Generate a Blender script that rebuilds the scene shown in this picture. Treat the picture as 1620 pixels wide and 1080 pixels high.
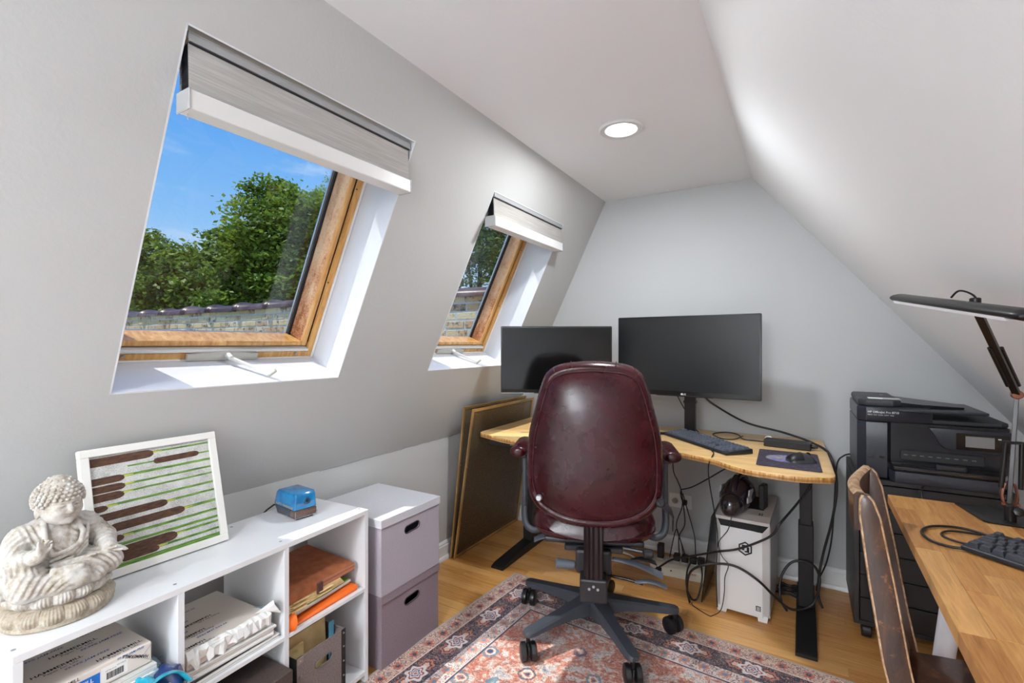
import bpy, bmesh, math, random
import numpy as np
from mathutils import Vector, Matrix, Euler

# ------------------------------------------------------------------ clear
for o in list(bpy.data.objects): bpy.data.objects.remove(o, do_unlink=True)
SC = bpy.context.scene
COL = SC.collection
PI = math.pi
def R(d): return math.radians(d)
def lin(c):
    c = c/255.0
    return c/12.92 if c <= .04045 else ((c+.055)/1.055)**2.4
def C(r, g, b): return (lin(r), lin(g), lin(b), 1.0)

# ------------------------------------------------------------------ camera
cd = bpy.data.cameras.new('camera'); cam = bpy.data.objects.new('camera', cd); COL.objects.link(cam)
cam.location = (0, 0, 1.25)
cam.rotation_euler = (R(90), 0, R(31.152))
cd.sensor_width = 36; cd.lens = 761/1620*36; cd.shift_y = 3/1620; cd.clip_start = .02; cd.clip_end = 300
SC.camera = cam

# ------------------------------------------------------------------ node helper
class V:
    def __init__(s, nt, k): s.nt = nt; s.k = k
    def _m(s, op, b=None, c=None): return s.nt.m(op, s, b, c)
    def __add__(s, o): return s._m('ADD', o)
    __radd__ = __add__
    def __sub__(s, o): return s._m('SUBTRACT', o)
    def __rsub__(s, o): return s.nt.m('SUBTRACT', o, s)
    def __mul__(s, o): return s._m('MULTIPLY', o)
    __rmul__ = __mul__
    def __truediv__(s, o): return s._m('DIVIDE', o)
    def __lt__(s, o): return s._m('LESS_THAN', o)
    def __gt__(s, o): return s._m('GREATER_THAN', o)
    def min(s, o): return s._m('MINIMUM', o)
    def max(s, o): return s._m('MAXIMUM', o)
    def abs(s): return s._m('ABSOLUTE')
    def floor(s): return s._m('FLOOR')
    def frac(s): return s._m('FRACT')
    def mod(s, o): return s._m('FLOORED_MODULO', o)
    def sqrt(s): return s._m('SQRT')
    def sin(s): return s._m('SINE')
    def pow(s, o): return s._m('POWER', o)
    def atan2(s, o): return s._m('ARCTAN2', o)
    def cos(s): return s._m('COSINE')
    def clamp(s):
        v = s._m('ADD', 0.0); v.k.node.use_clamp = True; return v
class NT:
    def __init__(s, tree):
        s.t = tree; s.n = tree.nodes; s.l = tree.links; s._tc = None
    def new(s, typ, **kw):
        n = s.n.new(typ)
        for a, b in kw.items(): setattr(n, a, b)
        return n
    def to(s, a, sock):
        if isinstance(a, V): s.l.new(a.k, sock)
        elif isinstance(a, (int, float)) and sock.type in ('RGBA',): sock.default_value = (a, a, a, 1)
        elif isinstance(a, (int, float, tuple)): sock.default_value = a
        else: s.l.new(a, sock)
    def m(s, op, a, b=None, c=None):
        n = s.new('ShaderNodeMath', operation=op)
        s.to(a, n.inputs[0])
        if b is not None: s.to(b, n.inputs[1])
        if c is not None: s.to(c, n.inputs[2])
        return V(s, n.outputs[0])
    def co(s, kind='Object'):
        if s._tc is None: s._tc = s.new('ShaderNodeTexCoord')
        return V(s, s._tc.outputs[kind])
    def pos(s): return V(s, s.new('ShaderNodeNewGeometry').outputs['Position'])
    def rnd(s): return V(s, s.new('ShaderNodeObjectInfo').outputs['Random'])
    def xyz(s, v):
        n = s.new('ShaderNodeSeparateXYZ'); s.to(v, n.inputs[0]); return [V(s, o) for o in n.outputs]
    def vec(s, x, y, z):
        n = s.new('ShaderNodeCombineXYZ')
        for i, a in enumerate((x, y, z)): s.to(a, n.inputs[i])
        return V(s, n.outputs[0])
    def scl(s, v, sc, add=None):
        n = s.new('ShaderNodeMapping'); s.to(v, n.inputs[0]); n.inputs['Scale'].default_value = sc
        if add is not None: s.to(add, n.inputs['Location'])
        return V(s, n.outputs[0])
    def noise(s, v, scale=5, detail=3, rough=.5, dist=0.0):
        n = s.new('ShaderNodeTexNoise'); s.to(v, n.inputs['Vector'])
        n.inputs['Scale'].default_value = scale; n.inputs['Detail'].default_value = detail
        n.inputs['Roughness'].default_value = rough; n.inputs['Distortion'].default_value = dist
        return V(s, n.outputs[0])
    def noisec(s, v, scale=5, detail=3):
        n = s.new('ShaderNodeTexNoise'); s.to(v, n.inputs['Vector'])
        n.inputs['Scale'].default_value = scale; n.inputs['Detail'].default_value = detail
        return V(s, n.outputs[1])
    def vor(s, v, scale=5, feature='F1', out=0, rnd=1.0):
        n = s.new('ShaderNodeTexVoronoi', feature=feature); s.to(v, n.inputs['Vector'])
        n.inputs['Scale'].default_value = scale; n.inputs['Randomness'].default_value = rnd
        return V(s, n.outputs[out])
    def ramp(s, f, stops, interp='LINEAR'):
        n = s.new('ShaderNodeValToRGB'); cr = n.color_ramp; cr.interpolation = interp
        while len(cr.elements) < len(stops): cr.elements.new(.5)
        for e, (p, c) in zip(cr.elements, stops): e.position = p; e.color = c if len(c) == 4 else (*c, 1)
        s.to(f, n.inputs[0]); return V(s, n.outputs[0])
    def mix(s, f, a, b, blend='MIX'):
        n = s.new('ShaderNodeMix', data_type='RGBA', blend_type=blend)
        s.to(f, n.inputs[0]); s.to(a, n.inputs[6]); s.to(b, n.inputs[7]); return V(s, n.outputs[2])
    def smooth(s, v, a, b):
        n = s.new('ShaderNodeMapRange', interpolation_type='SMOOTHSTEP'); s.to(v, n.inputs[0])
        n.inputs[1].default_value = a; n.inputs[2].default_value = b; return V(s, n.outputs[0])
MATS = {}
def mat(name, color, rough=.5, metal=0.0, bump=None, bstr=.1, bdist=.01, spec=None, coat=0, trans=0, alpha=None, emit=None, estr=0, sheen=0):
    m = bpy.data.materials.new(name); m.use_nodes = True
    nt = NT(m.node_tree); b = m.node_tree.nodes['Principled BSDF']
    def put(v, key):
        if callable(v): v = v(nt)
        nt.to(v, b.inputs[key])
    put(color, 'Base Color'); put(rough, 'Roughness'); put(metal, 'Metallic')
    if spec is not None: b.inputs['Specular IOR Level'].default_value = spec
    if coat: b.inputs['Coat Weight'].default_value = coat; b.inputs['Coat Roughness'].default_value = .15
    if trans: b.inputs['Transmission Weight'].default_value = trans
    if sheen: b.inputs['Sheen Weight'].default_value = sheen
    if alpha is not None: put(alpha, 'Alpha')
    if emit: b.inputs['Emission Color'].default_value = emit; b.inputs['Emission Strength'].default_value = estr
    if bump is not None:
        bn = nt.new('ShaderNodeBump'); bn.inputs['Strength'].default_value = bstr; bn.inputs['Distance'].default_value = bdist
        nt.to(bump(nt), bn.inputs['Height']); m.node_tree.links.new(bn.outputs[0], b.inputs['Normal'])
    MATS[name] = m
    return m

# ------------------------------------------------------------------ world (sky) and sun
w = bpy.data.worlds.new('sky'); SC.world = w; w.use_nodes = True
nt = NT(w.node_tree); bg = w.node_tree.nodes['Background']
d = nt.co('Generated'); dx, dy, dz = nt.xyz(d)
base = nt.ramp(dz, [(0.0, C(212, 228, 248)), (.09, C(196, 220, 250)), (.22, C(142, 196, 250)), (.40, C(92, 166, 246)), (.8, C(60, 134, 232))])
n1 = nt.noise(nt.scl(d, (1.4, 1.4, 7.0)), 2.6, 6, .62, .5)
n2 = nt.noise(nt.scl(d, (1, 1, 3.0)), 1.3, 3, .5)
cl = nt.smooth(n1*.7+n2*.45, .52, .78)*.75
sky = nt.mix(cl, base, C(236, 243, 252))
nt.to(sky, bg.inputs[0]); bg.inputs[1].default_value = .76
sd = bpy.data.lights.new('sun', 'SUN'); sun = bpy.data.objects.new('sun', sd); COL.objects.link(sun)
sd.energy = 2.9; sd.angle = R(.53); sd.color = (1, .96, .90)
sun.location = (-4, -4, 12)
sun.rotation_euler = Vector((.313, .302, -.9)).to_track_quat('-Z', 'Y').to_euler()
SC.view_settings.view_transform = 'Standard'; SC.view_settings.look = 'None'
SC.view_settings.gamma = 1; SC.view_settings.use_curve_mapping = False
SC.view_settings.exposure = 0.52

# ------------------------------------------------------------------ mesh helper
class G:
    def __init__(s): s.bm = bmesh.new()
    def _merge(s, tb, M=None):
        if M is not None: bmesh.ops.transform(tb, matrix=M, verts=tb.verts)
        me = bpy.data.meshes.new('t'); tb.to_mesh(me); tb.free(); s.bm.from_mesh(me); bpy.data.meshes.remove(me)
        return s
    def box(s, x0, x1, y0, y1, z0, z1, bev=0, seg=2, M=None):
        tb = bmesh.new(); bmesh.ops.create_cube(tb, size=1)
        for v in tb.verts: v.co = Vector(((x0+x1)/2+v.co.x*(x1-x0), (y0+y1)/2+v.co.y*(y1-y0), (z0+z1)/2+v.co.z*(z1-z0)))
        if bev > 0: bmesh.ops.bevel(tb, geom=list(tb.edges), offset=bev, segments=seg, profile=.5, affect='EDGES')
        return s._merge(tb, M)
    def prism(s, pts, z0, z1, bev=0, M=None, seg=2):
        tb = bmesh.new()
        lo = [tb.verts.new((p[0], p[1], z0)) for p in pts]; hi = [tb.verts.new((p[0], p[1], z1)) for p in pts]
        n = len(pts)
        f0 = tb.faces.new(lo[::-1]); f1 = tb.faces.new(hi)
        for i in range(n): tb.faces.new((lo[i], lo[(i+1) % n], hi[(i+1) % n], hi[i]))
        bmesh.ops.recalc_face_normals(tb, faces=tb.faces)
        if bev > 0:
            es = [e for e in f1.edges]+[e for e in f0.edges]
            bmesh.ops.bevel(tb, geom=es, offset=bev, segments=seg, profile=.5, affect='EDGES')
        return s._merge(tb, M)
    def loft(s, rings, cap=True, closed=True, M=None):
        tb = bmesh.new(); rs = [[tb.verts.new(p) for p in r] for r in rings]; n = len(rings[0])
        for a, b in zip(rs, rs[1:]):
            for i in range(n if closed else n-1):
                try: tb.faces.new((a[i], a[(i+1) % n], b[(i+1) % n], b[i]))
                except ValueError: pass
        if cap:
            for r, fl in ((rs[0], True), (rs[-1], False)):
                try: tb.faces.new(r[::-1] if fl else r)
                except ValueError: pass
        bmesh.ops.recalc_face_normals(tb, faces=tb.faces)
        return s._merge(tb, M)
    def cyl(s, p0, p1, r0, r1=None, seg=16, bev=0, M=None):
        r1 = r0 if r1 is None else r1
        p0 = Vector(p0); p1 = Vector(p1); d = (p1-p0); q = d.to_track_quat('Z', 'Y').to_matrix(); L = d.length
        prof = [(r0, 0), (r1, L)]
        if bev: prof = [(r0-bev, 0), (r0, bev), (r1, L-bev), (r1-bev, L)]
        rings = [[p0+q@Vector((r*math.cos(2*PI*i/seg), r*math.sin(2*PI*i/seg), z)) for i in range(seg)] for r, z in prof]
        return s.loft(rings, M=M)
    def lathe(s, prof, seg=24, M=None, cap=True):
        rings = [[(max(r, 1e-5)*math.cos(2*PI*i/seg), max(r, 1e-5)*math.sin(2*PI*i/seg), z) for i in range(seg)] for r, z in prof]
        return s.loft(rings, cap=cap, M=M)
    def ball(s, c, r, seg=12, M=None, sc=(1, 1, 1)):
        tb = bmesh.new(); bmesh.ops.create_uvsphere(tb, u_segments=seg, v_segments=max(6, seg*2//3), radius=r)
        for v in tb.verts: v.co = Vector((c[0]+v.co.x*sc[0], c[1]+v.co.y*sc[1], c[2]+v.co.z*sc[2]))
        return s._merge(tb, M)
    def tube(s, pts, r, seg=8, closed=False, M=None, flat=1.0):
        P = [Vector(p) for p in pts]; n = len(P); rings = []; up = None
        for i in range(n):
            a = P[(i-1) % n] if closed else P[max(0, i-1)]; b = P[(i+1) % n] if closed else P[min(n-1, i+1)]
            t = (b-a).normalized()
            if up is None: up = t.orthogonal().normalized()
            up = (up-t*up.dot(t)).normalized(); side = t.cross(up)
            rr = r[i] if isinstance(r, (list, tuple)) else r
            rings.append([P[i]+(up*math.cos(2*PI*k/seg)+side*math.sin(2*PI*k/seg)*flat)*rr for k in range(seg)])
        if closed: rings.append(rings[0])
        return s.loft(rings, cap=not closed, M=M)
    def quad(s, a, b, c, d):
        vs = [s.bm.verts.new(p) for p in (a, b, c, d)]; s.bm.faces.new(vs); return s
    def poly(s, pts):
        s.bm.faces.new([s.bm.verts.new(p) for p in pts]); return s
    def raw(s, vs, fs):
        v = [s.bm.verts.new(p) for p in vs]
        for f in fs: s.bm.faces.new([v[i] for i in f])
        return s
    def obj(s, name, m, parent=None, smooth=None, loc=None, rot=None):
        me = bpy.data.meshes.new(name); s.bm.normal_update(); s.bm.to_mesh(me); s.bm.free()
        return link(name, me, m, parent, smooth, loc, rot)
def link(name, me, m, parent=None, smooth=None, loc=None, rot=None):
    o = bpy.data.objects.new(name, me); COL.objects.link(o)
    if not me.materials: me.materials.append(MATS[m] if isinstance(m, str) else m)
    if smooth is not None:
        for p in me.polygons: p.use_smooth = True
        try: me.set_sharp_from_angle(angle=R(smooth))
        except Exception: pass
    if parent: o.parent = parent
    if loc: o.location = loc
    if rot: o.rotation_euler = rot
    return o
def thing(name, label, cat, loc=(0, 0, 0), rz=0, group=None, rot=None):
    o = bpy.data.objects.new(name, None); COL.objects.link(o); o.empty_display_size = .05
    o.location = loc; o.rotation_euler = rot if rot else (0, 0, rz); o['label'] = label; o['category'] = cat
    if group: o['group'] = group
    return o
def tag(o, label, cat, group=None):
    o['label'] = label; o['category'] = cat
    if group: o['group'] = group
    return o
def struct(o, label=None):
    o['kind'] = 'structure'
    if label: o['label'] = label
    return o
def spline(pts, n=8, closed=False):
    P = [Vector(p) for p in pts]; out = []; m = len(P)
    for i in range(m if closed else m-1):
        g = (lambda k: P[k % m]) if closed else (lambda k: P[min(max(k, 0), m-1)])
        p0, p1, p2, p3 = g(i-1), g(i), g(i+1), g(i+2)
        for k in range(n):
            t = k/n; out.append(.5*((2*p1)+(p2-p0)*t+(2*p0-5*p1+4*p2-p3)*t*t+(3*p1-p0-3*p2+p3)*t**3))
    if not closed: out.append(P[-1])
    return out
_tx = {}
def text(name, s, size, m, parent, M, align='LEFT', shear=0, bold=0, ex=.0002):
    key = (s, align, shear, bold)
    if key not in _tx:
        cu = bpy.data.curves.new('t', 'FONT'); cu.body = s; cu.size = 1; cu.align_x = align; cu.align_y = 'CENTER'
        cu.shear = shear; cu.offset = bold; cu.resolution_u = 2; cu.extrude = 0
        o = bpy.data.objects.new('t', cu); COL.objects.link(o); bpy.context.view_layer.update()
        dg = bpy.context.evaluated_depsgraph_get(); me = bpy.data.meshes.new_from_object(o.evaluated_get(dg))
        bpy.data.objects.remove(o, do_unlink=True); bpy.data.curves.remove(cu); _tx[key] = me
    me = _tx[key].copy(); me.transform(Matrix.Scale(size, 4)); me.transform(M)
    me.materials.clear(); o = link(name, me, m, parent); return o
def join_text(name, items, m, parent):
    """several printed words in one colour: one flat print part"""
    g = G()
    for it in items:
        o = text('t', *it[:2], m, None, *it[2:]); g.bm.from_mesh(o.data); me = o.data
        bpy.data.objects.remove(o, do_unlink=True); bpy.data.meshes.remove(me)
    o = g.obj(name, m, parent); o['kind'] = 'stuff'; return o
def T(x, y, z): return Matrix.Translation((x, y, z))
def RX(a): return Matrix.Rotation(R(a), 4, 'X')
def RY(a): return Matrix.Rotation(R(a), 4, 'Y')
def RZ(a): return Matrix.Rotation(R(a), 4, 'Z')
def roundrect(w, h, r, n=5, cx=0, cy=0):
    out = []
    for sx, sy, a0 in ((1, 1, 0), (-1, 1, 90), (-1, -1, 180), (1, -1, 270)):
        for k in range(n+1):
            a = R(a0+90*k/n); out.append((cx+sx*(w/2-r)+r*math.cos(a), cy+sy*(h/2-r)+r*math.sin(a)))
    return out
rng = random.Random(7)
# ------------------------------------------------------------------ setting materials
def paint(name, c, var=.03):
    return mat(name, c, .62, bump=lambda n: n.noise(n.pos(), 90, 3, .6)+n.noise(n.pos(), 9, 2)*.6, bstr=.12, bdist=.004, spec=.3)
paint('wall_paint', C(198, 198, 196)); paint('ceiling_paint', C(240, 241, 243)); paint('back_paint', C(190, 192, 193))  # left and end walls darkened, ceiling and right slope lightened, to balance the light
mat('trim_white', C(236, 237, 238), .35, bump=lambda n: n.noise(n.pos(), 40, 2), bstr=.04, bdist=.003)
mat('reveal_white', C(226, 228, 232), .3, bump=lambda n: n.noise(n.pos(), 30, 2), bstr=.05, bdist=.003)
def oak(n):
    x, y, z = n.xyz(n.pos()); r = n.rnd()
    g = n.noise(n.vec(x*1.6+r*37.0, y*26.0, r*9.0), 3.2, 5, .6, .8)
    f = n.noise(n.vec(x*6.0+r*11.0, y*170.0, r*3.0), 2.0, 3, .6)
    t = n.ramp(g*.75+f*.25, [(.25, C(158, 100, 46)), (.45, C(202, 142, 74)), (.62, C(220, 164, 96)), (.8, C(234, 184, 118))])
    return n.mix(r*.5, t, n.ramp(r, [(0, C(166, 106, 52)), (.5, C(216, 158, 90)), (1, C(238, 192, 126))]))
mat('oak_floor', oak, lambda n: n.noise(n.pos(), 14, 3)*.2+.24, bump=lambda n: n.noise(n.scl(n.pos(), (3, 60, 1)), 4, 3), bstr=.08, bdist=.002)
mat('floor_gap', C(70, 42, 22), .8)
def pine(n):
    v = n.co(); x, y, z = n.xyz(v)
    g = n.noise(n.scl(v, (14, 1.6, 8)), 4.0, 5, .6, .6)
    wear = n.noise(n.scl(v, (1, .35, 1)), 34, 5, .75)
    t = n.ramp(g, [(.3, C(186, 128, 62)), (.5, C(214, 160, 90)), (.7, C(232, 188, 122))])
    return n.mix(n.smooth(wear, .60, .78)*.6, t, C(112, 60, 24))
mat('window_pine', pine, .4, coat=.25, bump=lambda n: n.noise(n.co(), 60, 3), bstr=.1, bdist=.003)
def pine_worn(n):
    v = n.co(); a = n.noise(n.scl(v, (1, .4, 1)), 26, 5, .7); b = n.noise(v, 170, 3, .7); x, y, z = n.xyz(v)
    return n.ramp(a*.6+b*.35+y*.16-.07, [(.30, C(104, 52, 26)), (.42, C(170, 104, 62)), (.50, C(210, 160, 118)), (.62, C(228, 196, 160))])
mat('window_pine_worn', pine_worn, .55)
mat('gasket', C(22, 22, 24), .5); mat('spacer', C(190, 194, 200), .3, .8)
mat('handle_grey', C(196, 194, 184), .35, .1); mat('handle_white', C(226, 226, 222), .3)
mat('screw', C(170, 170, 168), .35, .9)
# pane: clear with a weak mirror
m = bpy.data.materials.new('pane'); m.use_nodes = True; MATS['pane'] = m
n_ = NT(m.node_tree); m.node_tree.nodes.remove(m.node_tree.nodes['Principled BSDF'])
tr = n_.new('ShaderNodeBsdfTransparent'); tr.inputs[0].default_value = (.95, .97, .97, 1)
gl = n_.new('ShaderNodeBsdfGlossy'); gl.inputs['Roughness'].default_value = .02
lw = n_.new('ShaderNodeLayerWeight'); lw.inputs[0].default_value = .5
mx = n_.new('ShaderNodeMixShader'); n_.to(V(n_, lw.outputs['Facing']).pow(5)*.6+.035, mx.inputs[0])
m.node_tree.links.new(tr.outputs[0], mx.inputs[1]); m.node_tree.links.new(gl.outputs[0], mx.inputs[2])
m.node_tree.links.new(mx.outputs[0], m.node_tree.nodes['Material Output'].inputs[0])

# ------------------------------------------------------------------ room shell  (x right, y towards the end wall, z up)
YB, YF, ZC = 2.963, -3.4, 2.161
SB = Vector((-1.79, 0, .70)); SA = Vector((-1.088, 0, 2.161)); SD = (SA-SB).normalized(); SN = Vector((-SD.z, 0, SD.x))
SL = (SA-SB).length
WM = Matrix(((0, SD.x, -SN.x, SB.x), (1, 0, 0, 0), (0, SD.z, -SN.z, SB.z), (0, 0, 0, 1)))   # local: x along wall, y up the slope, z into the room
TH = .18
W = [(.545, 1.29), (1.82, 2.555)]; S0 = .457; TOPS = (1.408, 1.376)
g = G()
ys = [YF-.1, W[0][0], W[0][1], W[1][0], W[1][1], YB+.1]
for i in range(5):
    st = TOPS[i//2] if i in (1, 3) else None
    for lo, hi in (((-.02, S0), (st, SL+.02)) if st else ((-.02, SL+.02),)):
        g.box(ys[i], ys[i+1], lo, hi, -TH, 0, M=WM)
bmesh.ops.remove_doubles(g.bm, verts=g.bm.verts, dist=1e-5)
g.box(-2.0, -1.79, YF-.1, YB+.1, -.1, .72)
wall_left = struct(g.obj('wall_left', 'wall_paint'), 'sloping wall toned light grey for the light balance, with two skylights above a low knee wall')
g = G(); g.box(-1.12, -.20, YF-.1, YB+.1, ZC, ZC+.2)
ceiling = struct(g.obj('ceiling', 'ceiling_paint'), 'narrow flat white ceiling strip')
# right slope
ra = math.atan2(1.2295, 1)
rx1 = -.236+(2.158-.30)/1.2295
g = G()
g.raw([(-.236, YF-.1, 2.158), (rx1, YF-.1, .30), (rx1+.2, YF-.1, .42), (-.15, YF-.1, 2.36), (-.236, YB+.1, 2.158), (rx1, YB+.1, .30), (rx1+.2, YB+.1, .42), (-.15, YB+.1, 2.36)],
      [(0, 3, 2, 1), (4, 5, 6, 7), (0, 1, 5, 4), (3, 7, 6, 2), (0, 4, 7, 3), (1, 2, 6, 5)])
g.box(rx1, rx1+.2, YF-.1, YB+.1, -.1, .42)
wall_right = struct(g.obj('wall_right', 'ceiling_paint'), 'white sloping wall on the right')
gable = [(-2.0, -.1), (1.6, -.1), (1.45, .42), (-.15, 2.36), (-1.12, 2.36), (-1.245, 2.20), (-1.95, .74)]
YZ = Matrix(((1, 0, 0, 0), (0, 0, -1, 0), (0, 1, 0, 0), (0, 0, 0, 1)))
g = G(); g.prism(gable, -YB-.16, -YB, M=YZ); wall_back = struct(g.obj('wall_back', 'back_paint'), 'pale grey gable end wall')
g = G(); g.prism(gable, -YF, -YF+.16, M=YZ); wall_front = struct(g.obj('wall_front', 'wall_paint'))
# floor: a bed with single oak boards on it
g = G(); g.box(-2.0, 1.5, YF-.1, YB+.1, -.1, -.004)
floor = struct(g.obj('floor', 'floor_gap'), 'golden oak strip floor')
g = G(); yy = .95
g.box(-1.79, 1.28, YF, .95, -.004, 0); fb = g.obj('floorboards_beyond', 'oak_floor', floor); fb['kind'] = 'stuff'
BWD = .0567; row = 0
while yy < YB-.01:
    y1 = min(yy+BWD, YB); x = -1.79-rng.random()*.6
    while x < 1.28:
        L = rng.uniform(.45, 1.15); a, b = max(x, -1.79), min(x+L, 1.28)
        if b-a > .03:
            g = G(); g.box(a+.0006, b-.0006, yy+.0007, y1-.0007, -.004, rng.uniform(-.0002, .0003)); g.obj('floorboard', 'oak_floor', floor)
        x += L
    yy += BWD; row += 1
# baseboards with a moulded top
def baseboard(name, p0, p1, nrm):
    p0 = Vector(p0); p1 = Vector(p1); nrm = Vector(nrm)
    prof = [(0, 0), (.026, 0), (.026, .008), (.022, .018), (.015, .022), (.015, .078), (.011, .083), (.011, .090), (.006, .098), (0, .102)]
    g = G(); g.loft([[p+nrm*a+Vector((0, 0, b)) for a, b in prof] for p in (p0, p1)])
    return struct(g.obj(name, 'trim_white'), None)
baseboard('baseboard_back', (-1.79, YB, 0), (1.28, YB, 0), (0, -1, 0))
baseboard('baseboard_left', (-1.79, YF, 0), (-1.79, YB, 0), (1, 0, 0))
# fine settlement crack where knee wall meets slope
mat('crack', C(150, 149, 146), .9)
for a, b in ((1.35, 2.42), (.33, .47)):
    pts = []; y = a
    while y < b:
        pts.append((-1.7885, y, .700+rng.uniform(-.003, .003))); y += .035
    g = G(); g.tube(pts, .0012, 4); o = g.obj('crack', 'crack', wall_left)

# ------------------------------------------------------------------ skylights
def ring(g, x0, x1, y0, y1, wl, wr, wb, wt, z0, z1, bev=.003):
    """four rails with visible joints"""
    g.box(x0, x0+wl, y0, y1, z0, z1, bev, 1); g.box(x1-wr, x1, y0, y1, z0, z1, bev, 1)
    g.box(x0+wl, x1-wr, y0, y0+wb, z0, z1, bev, 1); g.box(x0+wl, x1-wr, y1-wt, y1, z0, z1, bev, 1)
def skylight(idx, y0, y1):
    wd = y1-y0; S1 = TOPS[idx-1]
    root = bpy.data.objects.new('window_%d' % idx, None); COL.objects.link(root); root.matrix_world = WM@T(y0, 0, 0); struct(root, ['large pine skylight at left with blind drawn up', 'farther pine skylight above the desk'][idx-1])
    g = G(); t = .004   # white lining boards of the opening
    g.box(0, t, S0, S1, -TH, 0.0005); g.box(wd-t, wd, S0, S1, -TH, 0.0005); g.box(0, wd, S0, S0+t, -TH, .0005); g.box(0, wd, S1-t, S1, -TH, .0005)
    g.obj('lining', 'reveal_white', root)
    g = G(); ring(g, t, wd-t, S0+t, S1-t, .008, .008, .004, .008, -TH-.01, -TH+.006); g.obj('lining_bead', 'trim_white', root)
    fo, fi = .006, .032
    names = [('jamb', fo, fi, S0+.006, S1-.01), ('jamb', wd-fi, wd-fo, S0+.006, S1-.01)]
    for nm, a, b, c, dd in names:
        g = G(); g.box(a, b, c, dd, -.284, -TH-.002, .004, 2); g.obj(nm, 'window_pine', root)
        g = G(); s = 1 if a < .1 else -1; e = b if s > 0 else a
        g.box(min(e, e+s*.0035), max(e, e+s*.0035), c+.06, dd, -.283, -TH-.016); g.obj('gap_seal', 'gasket', root)
    g = G(); g.box(fi, wd-fi, S0+.006, S0+.031, -.284, -TH-.002, .003, 2); bot = g.obj('bottom_rail', 'window_pine', root)
    g = G(); g.box(fi, wd-fi, S0+.032, S0+.044, -.284, -TH+.003, .004, 2); g.obj('weather_strip', 'handle_white', root)
    g = G(); g.box(fi, wd-fi, S1-.055, S1-.01, -.284, -TH-.002, .003, 2); g.obj('top_rail', 'window_pine', root)
    # sash, stepping outward towards the glass
    a0, a1, b0, b1 = fi+.004, wd-fi-.004, S0+.048, S1-.03
    sash = G(); ring(sash, a0, a1, b0, b1, .022, .022, .019, .04, -.284, -TH-.014, .004); so = sash.obj('sash', 'window_pine', root)
    for (x, s, nm) in ((a0+.022, 1, 'bead'), (a1-.022, -1, 'bead')):   # worn bead sloping out to the glass
        g = G(); e = x+s*.014
        g.raw([(x, b0+.018, -.205), (x, b1-.03, -.205), (e, b1-.05, -.268), (e, b0+.024, -.268), (x, b0+.018, -.286), (x, b1-.03, -.286), (e, b1-.05, -.286), (e, b0+.024, -.286)],
              [(0, 1, 2, 3), (4, 7, 6, 5), (0, 3, 7, 4), (1, 5, 6, 2), (3, 2, 6, 7), (0, 4, 5, 1)])
        bmesh.ops.recalc_face_normals(g.bm, faces=g.bm.faces); g.obj('glazing_bead', 'window_pine_worn', so)
    g = G()
    g.raw([(a0+.02, b0+.019, -.205), (a1-.02, b0+.019, -.205), (a1-.036, b0+.014, -.268), (a0+.036, b0+.014, -.268), (a0+.02, b0+.006, -.286), (a1-.02, b0+.006, -.286), (a1-.036, b0+.006, -.286), (a0+.036, b0+.006, -.286)],
          [(0, 1, 2, 3), (4, 7, 6, 5), (0, 4, 5, 1), (3, 2, 6, 7), (0, 3, 7, 4), (1, 5, 6, 2)])
    bmesh.ops.recalc_face_normals(g.bm, faces=g.bm.faces); g.obj('glazing_bead', 'window_pine_worn', so)
    gx0, gx1, gy0, gy1 = a0+.036, a1-.036, b0+.012, b1-.05
    g = G(); ring(g, gx0-.004, gx1+.004, gy0-.004, gy1+.004, .010, .010, .007, .01, -.276, -.264, 0); g.obj('gasket', 'gasket', so)
    g = G(); ring(g, gx0+.006, gx1-.006, gy0+.003, gy1-.006, .006, .006, .004, .006, -.285, -.277, 0); g.obj('spacer', 'spacer', so)
    g = G(); g.box(gx0-.002, gx1+.002, gy0-.002, gy1+.002, -.2825, -.279); g.obj('pane', 'pane', so)
    # crank operator
    cx = wd*.52
    g = G(); g.prism([(cx-.13, S0+.006), (cx+.11, S0+.006), (cx+.11, S0+.030), (cx+.05, S0+.036), (cx-.06, S0+.036), (cx-.13, S0+.029)], -TH-.002, -TH+.012, .002)
    hp = g.obj('crank_cover', 'handle_grey', root, 30)
    g = G(); hx = cx
    g.cyl((hx, S0+.026, -TH+.01), (hx, S0+.026, -TH+.035), .011, .009, 12)
    g.loft([[(hx+dx*.95+k*.085, S0+.026+dy_-k*.012, -TH+.03+k*.115) for dx, dy_ in ((-.008, -.004), (.008, -.004), (.008, .004), (-.008, .004))] for k in (0, .5, 1)])
    g.obj('crank_arm', 'handle_white', hp, 30)
    g = G(); g.cyl((hx+.080, S0+.010, -TH+.142), (hx+.098, S0+.034, -TH+.150), .0085, .0075, 12, .002); g.obj('crank_knob', 'handle_grey', hp, 40)
    for x in (.085, wd-.085):
        g = G(); g.cyl((x, S0+.022, -TH-.004), (x, S0+.022, -TH+.003), .006, .005, 10); g.obj('screw', 'screw', root, 40)
    for k in (.35, .75):
        g = G(); yv = S0+(S1-S0)*k; g.cyl((wd-.033, yv, -TH-.004), (wd-.033, yv, -TH-.0012), .0028, .0028, 8); g.obj('screw_hole', 'gasket', root)
    return root
skylight(1, *W[0]); skylight(2, *W[1])

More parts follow.
